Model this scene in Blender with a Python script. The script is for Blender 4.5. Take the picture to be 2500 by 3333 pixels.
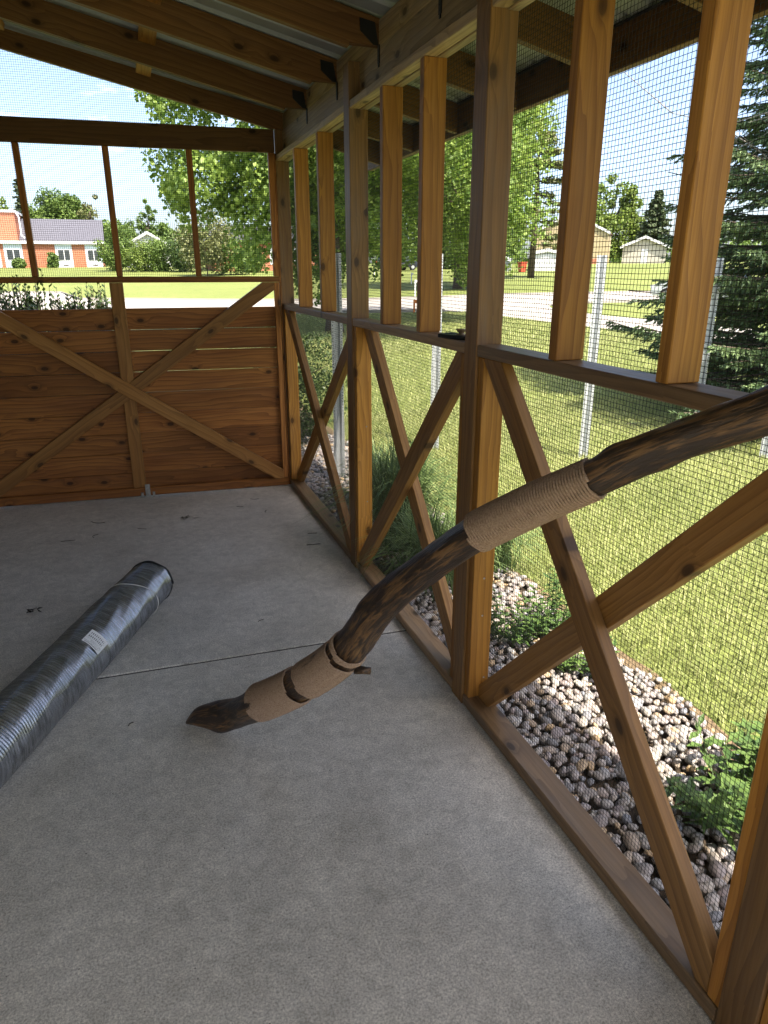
import bpy, bmesh, math, random
import numpy as np
from mathutils import Vector, Matrix

for o in list(bpy.data.objects):
    bpy.data.objects.remove(o)
SC = bpy.context.scene
COL = SC.collection
RNG = np.random.default_rng(7)
random.seed(7)

# ------------------------------------------------------------------ camera
CAM = Vector((-1.063, -0.089, 1.603))
cam = bpy.data.cameras.new('camera')
cam.sensor_fit = 'AUTO'
cam.sensor_width = 36.0
cam.lens = 36.0 * 2272.4 / 3333.0
cam.clip_start = 0.02
cam.clip_end = 2000
cam_o = bpy.data.objects.new('camera', cam)
COL.objects.link(cam_o)
cam_o.location = CAM
cam_o.rotation_euler = (math.radians(90 - 19.146), 0, math.radians(-19.452))
SC.camera = cam_o

# ------------------------------------------------------------------ sky and sun
SUN_TO = Vector((0.16, -0.52, 1.0)).normalized()      # towards the sun
elev = math.asin(SUN_TO.z)
azim = math.atan2(SUN_TO.x, SUN_TO.y)                 # clockwise from +Y
W = bpy.data.worlds.new('World')
SC.world = W
W.use_nodes = True
nt = W.node_tree
nt.nodes.clear()
N = nt.nodes.new
L = nt.links.new
out = N('ShaderNodeOutputWorld')
bg = N('ShaderNodeBackground')
sky = N('ShaderNodeTexSky')
sky.sky_type = 'NISHITA'
sky.sun_disc = False
sky.sun_elevation = elev
sky.sun_rotation = azim
sky.altitude = 200
sky.air_density = 0.75
sky.dust_density = 3.6
sky.ozone_density = 0.1
tc = N('ShaderNodeTexCoord')
mp = N('ShaderNodeMapping')
mp.inputs['Scale'].default_value = (3.2, 3.2, 9.0)
mp.inputs['Location'].default_value = (0.35, 0.1, 0.2)
no = N('ShaderNodeTexNoise')
no.inputs['Scale'].default_value = 1.3
no.inputs['Detail'].default_value = 6
no.inputs['Roughness'].default_value = 0.6
rp = N('ShaderNodeValToRGB')
rp.color_ramp.elements[0].position = 0.64
rp.color_ramp.elements[0].color = (0, 0, 0, 1)
rp.color_ramp.elements[1].position = 0.78
rp.color_ramp.elements[1].color = (0.7, 0.7, 0.7, 1)
mx = N('ShaderNodeMixRGB')
mx.inputs[2].default_value = (9.0, 9.2, 9.6, 1)
L(tc.outputs['Generated'], mp.inputs['Vector'])
L(mp.outputs['Vector'], no.inputs['Vector'])
L(no.outputs['Fac'], rp.inputs['Fac'])
L(rp.outputs['Color'], mx.inputs[0])
L(sky.outputs['Color'], mx.inputs[1])
L(mx.outputs['Color'], bg.inputs['Color'])
bg.inputs['Strength'].default_value = 0.12
L(bg.outputs['Background'], out.inputs['Surface'])

sun = bpy.data.lights.new('sun', 'SUN')
sun.energy = 3.5
sun.angle = math.radians(0.53)
sun.color = (1.0, 0.92, 0.79)
sun_o = bpy.data.objects.new('sun', sun)
COL.objects.link(sun_o)
sun_o.rotation_euler = (-SUN_TO).to_track_quat('-Z', 'Y').to_euler()

SC.view_settings.view_transform = 'Standard'
SC.view_settings.look = 'None'
SC.view_settings.gamma = 1
SC.view_settings.use_curve_mapping = False
SC.view_settings.exposure = 2.05
SC.render.engine = 'CYCLES'
SC.cycles.max_bounces = 10
SC.cycles.diffuse_bounces = 6
SC.cycles.glossy_bounces = 4
SC.cycles.transmission_bounces = 4
SC.cycles.use_denoising = True
SC.cycles.sample_clamp_indirect = 8

# ================================================================== helpers
def col4(c): return (c[0], c[1], c[2], 1.0)

def new_mat(name):
    m = bpy.data.materials.new(name)
    m.use_nodes = True
    m.node_tree.nodes.clear()
    return m, m.node_tree.nodes.new, m.node_tree.links.new

def ramp(N, stops, interp='LINEAR'):
    r = N('ShaderNodeValToRGB')
    cr = r.color_ramp
    cr.interpolation = interp
    while len(cr.elements) < len(stops):
        cr.elements.new(0.5)
    for e, (p, c) in zip(cr.elements, stops):
        e.position = p
        e.color = col4(c)
    return r

def math_n(N, L, op, a, b=None, clamp=False):
    m = N('ShaderNodeMath')
    m.operation = op
    m.use_clamp = clamp
    for i, v in enumerate((a, b)):
        if v is None: continue
        if isinstance(v, (int, float)): m.inputs[i].default_value = v
        else: L(v, m.inputs[i])
    return m.outputs[0]

def mix_n(N, L, fac, a, b, mode='MIX'):
    m = N('ShaderNodeMixRGB')
    m.blend_type = mode
    for i, v in enumerate((fac, a, b)):
        if isinstance(v, (int, float)): m.inputs[i].default_value = v
        elif isinstance(v, tuple): m.inputs[i].default_value = col4(v)
        else: L(v, m.inputs[i])
    return m.outputs[0]

def noise_n(N, L, vec, scale, detail=3, rough=0.5, dist=0.0):
    n = N('ShaderNodeTexNoise')
    n.inputs['Scale'].default_value = scale
    n.inputs['Detail'].default_value = detail
    n.inputs['Roughness'].default_value = rough
    n.inputs['Distortion'].default_value = dist
    if vec is not None: L(vec, n.inputs['Vector'])
    return n.outputs['Fac']

def principled(N, L, color, rough=0.5, spec=0.5, metallic=0.0, bump=None, bump_s=0.3, bump_d=0.01, coat=0.0, coat_r=0.1):
    p = N('ShaderNodeBsdfPrincipled')
    if isinstance(color, tuple): p.inputs['Base Color'].default_value = col4(color)
    else: L(color, p.inputs['Base Color'])
    if isinstance(rough, (int, float)): p.inputs['Roughness'].default_value = rough
    else: L(rough, p.inputs['Roughness'])
    p.inputs['Specular IOR Level'].default_value = spec
    p.inputs['Metallic'].default_value = metallic
    p.inputs['Coat Weight'].default_value = coat
    p.inputs['Coat Roughness'].default_value = coat_r
    if bump is not None:
        b = N('ShaderNodeBump')
        b.inputs['Strength'].default_value = bump_s
        b.inputs['Distance'].default_value = bump_d
        L(bump, b.inputs['Height'])
        L(b.outputs['Normal'], p.inputs['Normal'])
    o = N('ShaderNodeOutputMaterial')
    L(p.outputs[0], o.inputs['Surface'])
    return p

def simple_mat(name, color, rough=0.5, spec=0.5, metallic=0.0, var=0.12, vscale=8.0, bump_s=0.0, coat=0.0):
    m, N, L = new_mat(name)
    tc = N('ShaderNodeTexCoord')
    n = noise_n(N, L, tc.outputs['Object'], vscale, 4, 0.6)
    d = tuple(c * (1 - var * 1.6) for c in color)
    u = tuple(min(1, c * (1 + var)) for c in color)
    r = ramp(N, [(0.25, d), (0.75, u)])
    L(n, r.inputs['Fac'])
    principled(N, L, r.outputs['Color'], rough, spec, metallic, bump=n if bump_s else None, bump_s=bump_s, coat=coat)
    return m

def wood_mat(name, light, mid, dark, grey=0.25, rough=0.5, knots=1.0, spec=0.4):
    m, N, L = new_mat(name)
    tc = N('ShaderNodeTexCoord')
    oi = N('ShaderNodeObjectInfo')
    off = N('ShaderNodeVectorMath')
    off.operation = 'MULTIPLY_ADD'
    cmb = N('ShaderNodeCombineXYZ')
    for i in range(3): L(oi.outputs['Random'], cmb.inputs[i])
    L(cmb.outputs[0], off.inputs[0])
    off.inputs[1].default_value = (61.0, 7.31, 0.23)
    L(tc.outputs['Object'], off.inputs[2])
    v = off.outputs[0]
    off2 = N('ShaderNodeVectorMath')
    off2.operation = 'MULTIPLY_ADD'
    L(cmb.outputs[0], off2.inputs[0])
    off2.inputs[1].default_value = (61.0, 0.21, 0.13)
    L(tc.outputs['Object'], off2.inputs[2])
    # knots
    mk = N('ShaderNodeMapping')
    mk.inputs['Scale'].default_value = (4.6, 8.5, 8.5)
    L(v, mk.inputs['Vector'])
    vo = N('ShaderNodeTexVoronoi')
    vo.voronoi_dimensions = '2D'
    vo.inputs['Scale'].default_value = 1.0
    vo.inputs['Randomness'].default_value = 1.0
    L(mk.outputs[0], vo.inputs['Vector'])
    sep = N('ShaderNodeSeparateColor')
    L(vo.outputs['Color'], sep.inputs[0])
    on = math_n(N, L, 'GREATER_THAN', sep.outputs[0], 0.60)
    far = math_n(N, L, 'SUBTRACT', 1.0, on)
    dist = math_n(N, L, 'ADD', vo.outputs['Distance'], math_n(N, L, 'MULTIPLY', far, 5.0))
    warp = math_n(N, L, 'POWER', 2.718, math_n(N, L, 'MULTIPLY', dist, -5.0))
    # annual rings, seen as long grain
    mr = N('ShaderNodeMapping')
    mr.inputs['Scale'].default_value = (0.12, 1.0, 1.0)
    mr.inputs['Location'].default_value = (0.0, 0.05, 0.09)
    L(off2.outputs[0], mr.inputs['Vector'])
    n1 = N('ShaderNodeTexNoise')
    n1.inputs['Scale'].default_value = 9.0
    n1.inputs['Detail'].default_value = 2
    L(mr.outputs[0], n1.inputs['Vector'])
    ln = N('ShaderNodeVectorMath')
    ln.operation = 'LENGTH'
    sepv = N('ShaderNodeSeparateXYZ')
    L(mr.outputs[0], sepv.inputs[0])
    c2 = N('ShaderNodeCombineXYZ')
    L(sepv.outputs[1], c2.inputs[1])
    L(sepv.outputs[2], c2.inputs[2])
    L(c2.outputs[0], ln.inputs[0])
    ph = math_n(N, L, 'MULTIPLY', ln.outputs['Value'], 150.0)
    ph = math_n(N, L, 'ADD', ph, math_n(N, L, 'MULTIPLY', n1.outputs['Fac'], 16.0))
    ph = math_n(N, L, 'ADD', ph, math_n(N, L, 'MULTIPLY', warp, 7.0))
    ring = math_n(N, L, 'FRACT', math_n(N, L, 'MULTIPLY', ph, 0.30))
    ring = math_n(N, L, 'POWER', ring, 2.2)
    mf = N('ShaderNodeMapping')
    mf.inputs['Scale'].default_value = (5.0, 170.0, 170.0)
    L(v, mf.inputs['Vector'])
    fine = noise_n(N, L, mf.outputs[0], 1.0, 3, 0.6)
    mb = N('ShaderNodeMapping')
    mb.inputs['Scale'].default_value = (1.2, 7.0, 7.0)
    L(v, mb.inputs['Vector'])
    broad = noise_n(N, L, mb.outputs[0], 1.0, 3, 0.5)
    r1 = ramp(N, [(0.28, mid), (0.72, light)])
    L(broad, r1.inputs['Fac'])
    c = mix_n(N, L, math_n(N, L, 'MULTIPLY', ring, 0.62), r1.outputs['Color'], dark)
    c = mix_n(N, L, math_n(N, L, 'MULTIPLY', math_n(N, L, 'SUBTRACT', fine, 0.40, True), 1.5, True), c, dark)
    # weathered grey streaks
    gn = noise_n(N, L, mb.outputs[0], 2.1, 4, 0.65)
    gf = math_n(N, L, 'MULTIPLY', math_n(N, L, 'SUBTRACT', gn, 0.45, True), 3.0 * grey, True)
    lum = 0.30 * (light[0] + light[1] + light[2])
    c = mix_n(N, L, gf, c, (lum * 0.80, lum * 0.74, lum * 0.66))
    # knot discs
    kr = ramp(N, [(0.0, (1, 1, 1)), (0.085, (0.92, 0.92, 0.92)), (0.12, (0.38, 0.38, 0.38)), (0.24, (0, 0, 0))])
    L(dist, kr.inputs['Fac'])
    kc = tuple(x * 0.28 for x in dark)
    c = mix_n(N, L, math_n(N, L, 'MULTIPLY', kr.outputs['Color'], knots * 0.9), c, kc)
    # piece to piece
    br = math_n(N, L, 'ADD', math_n(N, L, 'MULTIPLY', oi.outputs['Random'], 0.46), 0.72)
    hsv = N('ShaderNodeHueSaturation')
    L(br, hsv.inputs['Value'])
    L(c, hsv.inputs['Color'])
    rr = math_n(N, L, 'ADD', math_n(N, L, 'MULTIPLY', fine, 0.25), rough - 0.1)
    bh = math_n(N, L, 'ADD', math_n(N, L, 'MULTIPLY', fine, 0.7), math_n(N, L, 'MULTIPLY', ring, 0.4))
    principled(N, L, hsv.outputs['Color'], rr, spec, 0, bump=bh, bump_s=0.35, bump_d=0.0012)
    return m

def leaf_mat(name, dark, light, trans=0.35, nscale=1.2, rough=0.45, tint=(1.0, 1.0, 0.5)):
    m, N, L = new_mat(name)
    g = N('ShaderNodeNewGeometry')
    tc = N('ShaderNodeTexCoord')
    n = noise_n(N, L, tc.outputs['Object'], nscale, 2, 0.5)
    f = math_n(N, L, 'ADD', math_n(N, L, 'MULTIPLY', g.outputs['Random Per Island'], 0.6), math_n(N, L, 'MULTIPLY', n, 0.5))
    r = ramp(N, [(0.2, dark), (0.85, light)])
    L(f, r.inputs['Fac'])
    p = N('ShaderNodeBsdfPrincipled')
    p.inputs['Roughness'].default_value = rough
    p.inputs['Specular IOR Level'].default_value = 0.3
    L(r.outputs['Color'], p.inputs['Base Color'])
    t = N('ShaderNodeBsdfTranslucent')
    tcol = mix_n(N, L, 1.0, r.outputs['Color'], tuple(min(1, 1.5 * x) for x in tint), 'MULTIPLY')
    L(tcol, t.inputs['Color'])
    mxs = N('ShaderNodeMixShader')
    mxs.inputs[0].default_value = trans
    L(p.outputs[0], mxs.inputs[1])
    L(t.outputs[0], mxs.inputs[2])
    o = N('ShaderNodeOutputMaterial')
    L(mxs.outputs[0], o.inputs['Surface'])
    return m

class MB:
    """collects geometry for one mesh"""
    def __init__(s):
        s.v = []; s.f = []; s.n = 0
    def add(s, V, F):
        V = np.asarray(V, float).reshape(-1, 3)
        s.v.append(V)
        for f in F: s.f.append(tuple(int(i) + s.n for i in f))
        s.n += len(V)
        return s
    def box(s, a, b, M=None):
        x0, y0, z0 = a; x1, y1, z1 = b
        V = [(x0,y0,z0),(x1,y0,z0),(x1,y1,z0),(x0,y1,z0),(x0,y0,z1),(x1,y0,z1),(x1,y1,z1),(x0,y1,z1)]
        if M is not None: V = [tuple(M @ Vector(p)) for p in V]
        return s.add(V, [(0,3,2,1),(4,5,6,7),(0,1,5,4),(1,2,6,5),(2,3,7,6),(3,0,4,7)])
    def prism(s, poly, d0, d1, fn):
        """poly list of 2d points, extruded between d0 and d1; fn(u,v,d)->xyz"""
        n = len(poly)
        V = [fn(u, v, d0) for u, v in poly] + [fn(u, v, d1) for u, v in poly]
        F = [tuple(range(n))[::-1], tuple(range(n, 2*n))] + [(i, (i+1) % n, n+(i+1) % n, n+i) for i in range(n)]
        return s.add(V, F)
    def tube(s, pts, rad, sides=8, caps=True, lobes=0, lobe_a=0.0, twist=0.0, squash=None):
        pts = np.asarray(pts, float); k = len(pts)
        rad = np.broadcast_to(np.asarray(rad, float), (k,))
        t = np.gradient(pts, axis=0)
        t /= np.linalg.norm(t, axis=1)[:, None] + 1e-12
        up = np.array([0, 0, 1.0]) if abs(t[0][2]) < 0.9 else np.array([1.0, 0, 0])
        a = np.cross(t[0], up); a /= np.linalg.norm(a)
        A = np.zeros((k, 3)); A[0] = a
        for i in range(1, k):
            a = A[i-1] - t[i] * (A[i-1] @ t[i])
            A[i] = a / (np.linalg.norm(a) + 1e-12)
        B = np.cross(t, A)
        th = np.arange(sides) * 2 * math.pi / sides
        r = rad[:, None] * np.ones((1, sides))
        if lobes:
            ang = th[None, :] - (np.arange(k) * twist)[:, None]
            r = r * (1 + lobe_a * np.cos(lobes * ang))
        V = pts[:, None, :] + r[:, :, None] * (np.cos(th)[None, :, None] * A[:, None, :] + np.sin(th)[None, :, None] * B[:, None, :])
        F = []
        for i in range(k-1):
            for j in range(sides):
                j2 = (j+1) % sides
                F.append((i*sides+j, i*sides+j2, (i+1)*sides+j2, (i+1)*sides+j))
        if caps:
            F.append(tuple(range(sides))[::-1]); F.append(tuple((k-1)*sides+j for j in range(sides)))
        return s.add(V.reshape(-1, 3), F)
    def mesh(s, name):
        me = bpy.data.meshes.new(name)
        V = np.concatenate(s.v) if s.v else np.zeros((0, 3))
        me.from_pydata(V.tolist(), [], s.f)
        me.update()
        return me
    def build(s, name, mat, parent=None, smooth=False, bevel=0.0, origin=None):
        me = s.mesh(name)
        if origin is not None:
            me.transform(Matrix.Translation(-Vector(origin)))
        o = obj(name, me, mat, parent, smooth)
        if origin is not None: place(o, Matrix.Translation(Vector(origin)))
        if bevel:
            b = o.modifiers.new('bevel', 'BEVEL')
            b.width = bevel; b.segments = 1; b.limit_method = 'ANGLE'
        return o

def place(o, M):
    """put o at world matrix M whatever its parent"""
    if o.parent is not None:
        o.matrix_parent_inverse = o.parent.matrix_basis.inverted()
    o.matrix_basis = M

def obj(name, me, mat, parent=None, smooth=False):
    o = bpy.data.objects.new(name, me)
    COL.objects.link(o)
    if mat is not None and len(me.materials) == 0: me.materials.append(mat)
    if smooth: me.polygons.foreach_set('use_smooth', [True] * len(me.polygons))
    if parent is not None:
        o.parent = parent
        place(o, Matrix.Identity(4))
    return o

def quads_obj(name, V, F, mat, parent=None, smooth=False):
    me = bpy.data.meshes.new(name)
    me.from_pydata(np.asarray(V).tolist(), [], np.asarray(F).tolist())
    me.update()
    return obj(name, me, mat, parent, smooth)

def thing(name, label, cat, loc=(0, 0, 0), group=None):
    o = bpy.data.objects.new(name, None)
    COL.objects.link(o)
    o.empty_display_size = 0.1
    o.location = loc
    o['label'] = label; o['category'] = cat; o['kind'] = 'thing'
    if group: o['group'] = group
    return o

def tag(o, label, cat, group=None):
    o['label'] = label; o['category'] = cat; o['kind'] = 'thing'
    if group: o['group'] = group
    return o

def struct(o):
    o['kind'] = 'structure'; return o

def stuff(o):
    o['kind'] = 'stuff'; return o

# chamfered board: local X length, Y width, Z thickness
def board_mesh(name, Lx, wy, tz, ch=0.0025):
    hx, hy, hz = Lx/2, wy/2, tz/2
    bm = bmesh.new()
    bmesh.ops.create_cube(bm, size=1.0)
    for v in bm.verts: v.co = Vector((v.co.x*Lx, v.co.y*wy, v.co.z*tz))
    bmesh.ops.bevel(bm, geom=list(bm.edges), offset=ch, segments=1, affect='EDGES', profile=0.5)
    me = bpy.data.meshes.new(name)
    bm.to_mesh(me); bm.free()
    return me

def frame_M(p, xdir, ydir):
    x = Vector(xdir).normalized()
    y = Vector(ydir); y = (y - x * y.dot(x)).normalized()
    z = x.cross(y)
    M = Matrix((x, y, z)).transposed().to_4x4()
    M.translation = Vector(p)
    return M

def lumber(name, a, b, mat, parent, ch=0.0025, axis=None):
    """axis aligned board filling box a..b, grain along its longest side"""
    a = Vector(a); b = Vector(b); d = b - a; c = (a + b) / 2
    ax = axis if axis is not None else max(range(3), key=lambda i: d[i])
    others = [i for i in range(3) if i != ax]
    others.sort(key=lambda i: -d[i])
    X = Vector([1.0 if i == ax else 0 for i in range(3)])
    Y = Vector([1.0 if i == others[0] else 0 for i in range(3)])
    me = board_mesh(name, d[ax], d[others[0]], d[others[1]], min(ch, min(d)*0.2))
    o = obj(name, me, mat, parent)
    place(o, frame_M(c, X, Y))
    return o

def clip_poly(poly, nx, ny, d):
    """keep points with nx*u+ny*v<=d"""
    out = []
    for i in range(len(poly)):
        p, q = poly[i], poly[(i+1) % len(poly)]
        sp = nx*p[0]+ny*p[1]-d; sq = nx*q[0]+ny*q[1]-d
        if sp <= 0: out.append(p)
        if (sp < 0 < sq) or (sq < 0 < sp):
            t = sp/(sp-sq)
            out.append((p[0]+t*(q[0]-p[0]), p[1]+t*(q[1]-p[1])))
    return out

def brace(name, p, q, width, rect, d0, d1, to3, mat, parent):
    """diagonal board in a plane: centre line p-q (2d), clipped to rect (u0,u1,v0,v1); to3(u,v,d) world"""
    p = Vector(p); q = Vector(q); t = (q - p).normalized(); n = Vector((-t.y, t.x))
    a = p - t*0.6; b = q + t*0.6; h = width/2
    poly = [tuple(a - n*h), tuple(b - n*h), tuple(b + n*h), tuple(a + n*h)]
    u0, u1, v0, v1 = rect
    for c in ((1,0,u1), (-1,0,-u0), (0,1,v1), (0,-1,-v0)): poly = clip_poly(poly, *c)
    mid = (p + q)/2
    O = Vector(to3(mid.x, mid.y, (d0+d1)/2))
    X = Vector(to3(mid.x+t.x, mid.y+t.y, (d0+d1)/2)) - O
    Y = Vector(to3(mid.x+n.x, mid.y+n.y, (d0+d1)/2)) - O
    M = frame_M(O, X, Y); Mi = M.inverted()
    mb = MB()
    mb.prism(poly, d0, d1, lambda u, v, d: tuple(Mi @ Vector(to3(u, v, d))))
    me = mb.mesh(name)
    bm = bmesh.new(); bm.from_mesh(me)
    bmesh.ops.recalc_face_normals(bm, faces=bm.faces)
    bmesh.ops.bevel(bm, geom=list(bm.edges), offset=0.0022, segments=1, affect='EDGES')
    bm.to_mesh(me); bm.free()
    o = obj(name, me, mat, parent)
    place(o, M)
    return o

def wires(name, uv_lines, to3, mat, parent, r=0.00075, amp=0.0021, seed=1):
    """uv_lines: list of ((u0,v0),(u1,v1)); each is a thin square wire"""
    rng = np.random.default_rng(seed)
    ph = rng.uniform(0, 6.28, 8)
    Vs, Fs, n = [], [], 0
    for (u0, v0), (u1, v1), lift in uv_lines:
        Ln = math.hypot(u1-u0, v1-v0)
        if Ln < 0.004: continue
        k = max(2, int(Ln/0.11)+1)
        s = np.linspace(0, 1, k)
        u = u0 + (u1-u0)*s; v = v0 + (v1-v0)*s
        w1 = np.sin(u*9+ph[0]+2*np.sin(v*3+ph[4]))*0.5+np.sin(u*17+v*11+ph[1])*0.3+np.sin(v*13+ph[2])*0.4
        w2 = np.sin(v*8+ph[3]+2*np.sin(u*4+ph[5]))*0.5+np.sin(u*19-v*7+ph[6])*0.35
        w3 = np.sin(u*5+ph[7]+v*4)*0.7+np.sin(u*13-v*9)*0.4
        P = to3(u + amp*w1, v + amp*w2, lift + amp*1.3*w3)     # (k,3)
        horiz = abs(u1-u0) > abs(v1-v0)
        e1 = to3(u, v, lift + r + 0*u) - to3(u, v, lift + 0*u)
        e2 = (to3(u, v + r, lift + 0*u) if horiz else to3(u + r, v, lift + 0*u)) - to3(u, v, lift + 0*u)
        ring = np.stack([P+e1, P+e2, P-e1, P-e2], 1).reshape(-1, 3)
        i = np.arange(k-1)[:, None]*4; j = np.arange(4)[None, :]; j2 = (j+1) % 4
        F = np.stack([i+j, i+j2, i+4+j2, i+4+j], 2).reshape(-1, 4) + n
        Vs.append(ring); Fs.append(F); n += len(ring)
    return quads_obj(name, np.concatenate(Vs), np.concatenate(Fs), mat, parent)

# ================================================================== materials
M_POST = wood_mat('cedar_post', (0.30, 0.160, 0.048), (0.21, 0.105, 0.030), (0.115, 0.054, 0.016), grey=0.40, rough=0.48)
M_STUD = wood_mat('cedar_stud', (0.53, 0.252, 0.045), (0.40, 0.172, 0.027), (0.20, 0.074, 0.011), grey=0.10, rough=0.5, spec=0.28)
M_PLATE = wood_mat('cedar_plate', (0.38, 0.245, 0.125), (0.29, 0.175, 0.08), (0.165, 0.095, 0.042), grey=0.40, rough=0.42, spec=0.5)
M_HEADER = wood_mat('weathered_lit_header', (0.56, 0.40, 0.20), (0.42, 0.28, 0.125), (0.20, 0.125, 0.055), grey=0.55, rough=0.55)  # weathered tan, colour lightened for the stronger light the header gets
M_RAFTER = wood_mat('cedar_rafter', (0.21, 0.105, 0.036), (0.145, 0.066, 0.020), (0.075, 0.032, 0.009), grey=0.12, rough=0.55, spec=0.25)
M_BOARD = wood_mat('cedar_board', (0.45, 0.185, 0.042), (0.255, 0.088, 0.018), (0.105, 0.035, 0.008), grey=0.06, rough=0.5, knots=1.0, spec=0.25)
M_BRACE = wood_mat('cedar_brace', (0.40, 0.21, 0.060), (0.29, 0.140, 0.034), (0.15, 0.066, 0.015), grey=0.22, rough=0.5)
M_GBRACE = wood_mat('cedar_gate_brace', (0.46, 0.225, 0.060), (0.34, 0.150, 0.034), (0.17, 0.070, 0.014), grey=0.06, rough=0.5, spec=0.28)
M_WIRE = simple_mat('black_vinyl_wire', (0.014, 0.015, 0.015), 0.42, 0.4, 0, 0.1, 30)
M_BLACKMETAL = simple_mat('black_powder_coat', (0.012, 0.012, 0.013), 0.5, 0.4)
M_GALV = simple_mat('galvanised_steel', (0.55, 0.57, 0.58), 0.45, 0.5, 0.55, 0.18, 40)
M_ZINC = simple_mat('zinc_bracket', (0.33, 0.31, 0.27), 0.5, 0.5, 0.4, 0.2, 60)
M_ROOFMETAL = simple_mat('painted_roof_metal', (0.36, 0.39, 0.37), 0.45, 0.5, 0.2, 0.06, 3)

def concrete_mat():
    m, N, L = new_mat('broom_finished_concrete')
    tc = N('ShaderNodeTexCoord'); v = tc.outputs['Object']
    big = noise_n(N, L, v, 1.3, 5, 0.6, 0.6)
    midn = noise_n(N, L, v, 6.0, 5, 0.65, 0.4)
    fin = noise_n(N, L, v, 165.0, 4, 0.8)
    gr = noise_n(N, L, v, 620.0, 2, 0.6)
    r = ramp(N, [(0.26, (0.44, 0.412, 0.352)), (0.50, (0.56, 0.527, 0.455)), (0.76, (0.66, 0.625, 0.550))])
    L(big, r.inputs['Fac'])
    r2 = ramp(N, [(0.30, (0.88, 0.88, 0.87)), (0.55, (1.0, 1.0, 1.0)), (0.80, (1.10, 1.10, 1.10))])
    L(midn, r2.inputs['Fac'])
    c = mix_n(N, L, 1.0, r.outputs['Color'], r2.outputs['Color'], 'MULTIPLY')
    r3 = ramp(N, [(0.36, (0.50, 0.50, 0.49)), (0.5, (1, 1, 1)), (0.64, (1.42, 1.42, 1.42))])
    L(fin, r3.inputs['Fac'])
    c = mix_n(N, L, 0.9, c, r3.outputs['Color'], 'MULTIPLY')
    blot = noise_n(N, L, v, 24.0, 5, 0.7, 0.8)
    r5 = ramp(N, [(0.34, (0.80, 0.80, 0.79)), (0.52, (1.0, 1.0, 1.0)), (0.68, (1.16, 1.16, 1.15))]); L(blot, r5.inputs['Fac'])
    c = mix_n(N, L, 0.9, c, r5.outputs['Color'], 'MULTIPLY')
    r4 = ramp(N, [(0.36, (0.58, 0.58, 0.57)), (0.64, (1.38, 1.38, 1.38))])
    L(gr, r4.inputs['Fac'])
    c = mix_n(N, L, 0.8, c, r4.outputs['Color'], 'MULTIPLY')
    # pale and dark specks, small stains
    vo = N('ShaderNodeTexVoronoi'); vo.inputs['Scale'].default_value = 26.0; L(v, vo.inputs['Vector'])
    s = N('ShaderNodeSeparateColor'); L(vo.outputs['Color'], s.inputs[0])
    sp = math_n(N, L, 'MULTIPLY', math_n(N, L, 'LESS_THAN', vo.outputs['Distance'], 0.055), math_n(N, L, 'GREATER_THAN', s.outputs[0], 0.6))
    c = mix_n(N, L, math_n(N, L, 'MULTIPLY', sp, math_n(N, L, 'GREATER_THAN', s.outputs[1], 0.55)), c, (0.62, 0.6, 0.56))
    c = mix_n(N, L, math_n(N, L, 'MULTIPLY', sp, math_n(N, L, 'LESS_THAN', s.outputs[1], 0.45)), c, (0.05, 0.045, 0.04))
    st = noise_n(N, L, v, 3.1, 3, 0.5, 1.2)
    stf = math_n(N, L, 'MULTIPLY', math_n(N, L, 'SUBTRACT', st, 0.69, True), 2.0, True)
    c = mix_n(N, L, stf, c, (0.14, 0.12, 0.10))
    bh = math_n(N, L, 'ADD', math_n(N, L, 'MULTIPLY', fin, 1.0), math_n(N, L, 'MULTIPLY', midn, 1.2))
    rr = math_n(N, L, 'ADD', math_n(N, L, 'MULTIPLY', big, 0.3), 0.30)
    principled(N, L, c, rr, 0.45, 0, bump=bh, bump_s=0.20, bump_d=0.0025)
    return m
M_CONC = concrete_mat()
M_JOINT = simple_mat('dirty_joint', (0.045, 0.04, 0.035), 0.9, 0.2, 0, 0.5, 60)

def ground_mat():
    m, N, L = new_mat('lawn_soil_and_turf')
    tc = N('ShaderNodeTexCoord'); v = tc.outputs['Object']
    a = noise_n(N, L, v, 0.22, 4, 0.6); b = noise_n(N, L, v, 2.6, 4, 0.6); d = noise_n(N, L, v, 34.0, 3, 0.7)
    r = ramp(N, [(0.3, (0.105, 0.135, 0.036)), (0.7, (0.20, 0.225, 0.070))])
    L(math_n(N, L, 'ADD', math_n(N, L, 'MULTIPLY', a, 0.55), math_n(N, L, 'MULTIPLY', b, 0.45)), r.inputs['Fac'])
    r2 = ramp(N, [(0.3, (0.55, 0.55, 0.5)), (0.7, (1.35, 1.35, 1.2))])
    L(d, r2.inputs['Fac'])
    c = mix_n(N, L, 0.8, r.outputs['Color'], r2.outputs['Color'], 'MULTIPLY')
    principled(N, L, c, 0.85, 0.2, 0, bump=d, bump_s=0.8, bump_d=0.03)
    return m
M_GROUND = ground_mat()
M_ROAD = simple_mat('pale_concrete_paving', (0.33, 0.305, 0.275), 0.8, 0.3, 0, 0.10, 0.9)
M_SOIL = simple_mat('dark_bed_soil', (0.06, 0.045, 0.032), 0.95, 0.1, 0, 0.4, 20)
M_MULCH = simple_mat('bark_mulch', (0.17, 0.125, 0.075), 0.95, 0.1, 0, 0.5, 60, 0.6)

def T(x, y):
    s = x * math.sin(0.35) + y * math.cos(0.35)
    return np.interp(s, [-50, 6, 28, 36, 95, 140, 400], [-0.08, -0.08, -0.10, 0.0, 2.0, 2.4, 3.2]) + 0.007 * np.clip(np.asarray(x) - 15, 0, 80)

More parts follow.
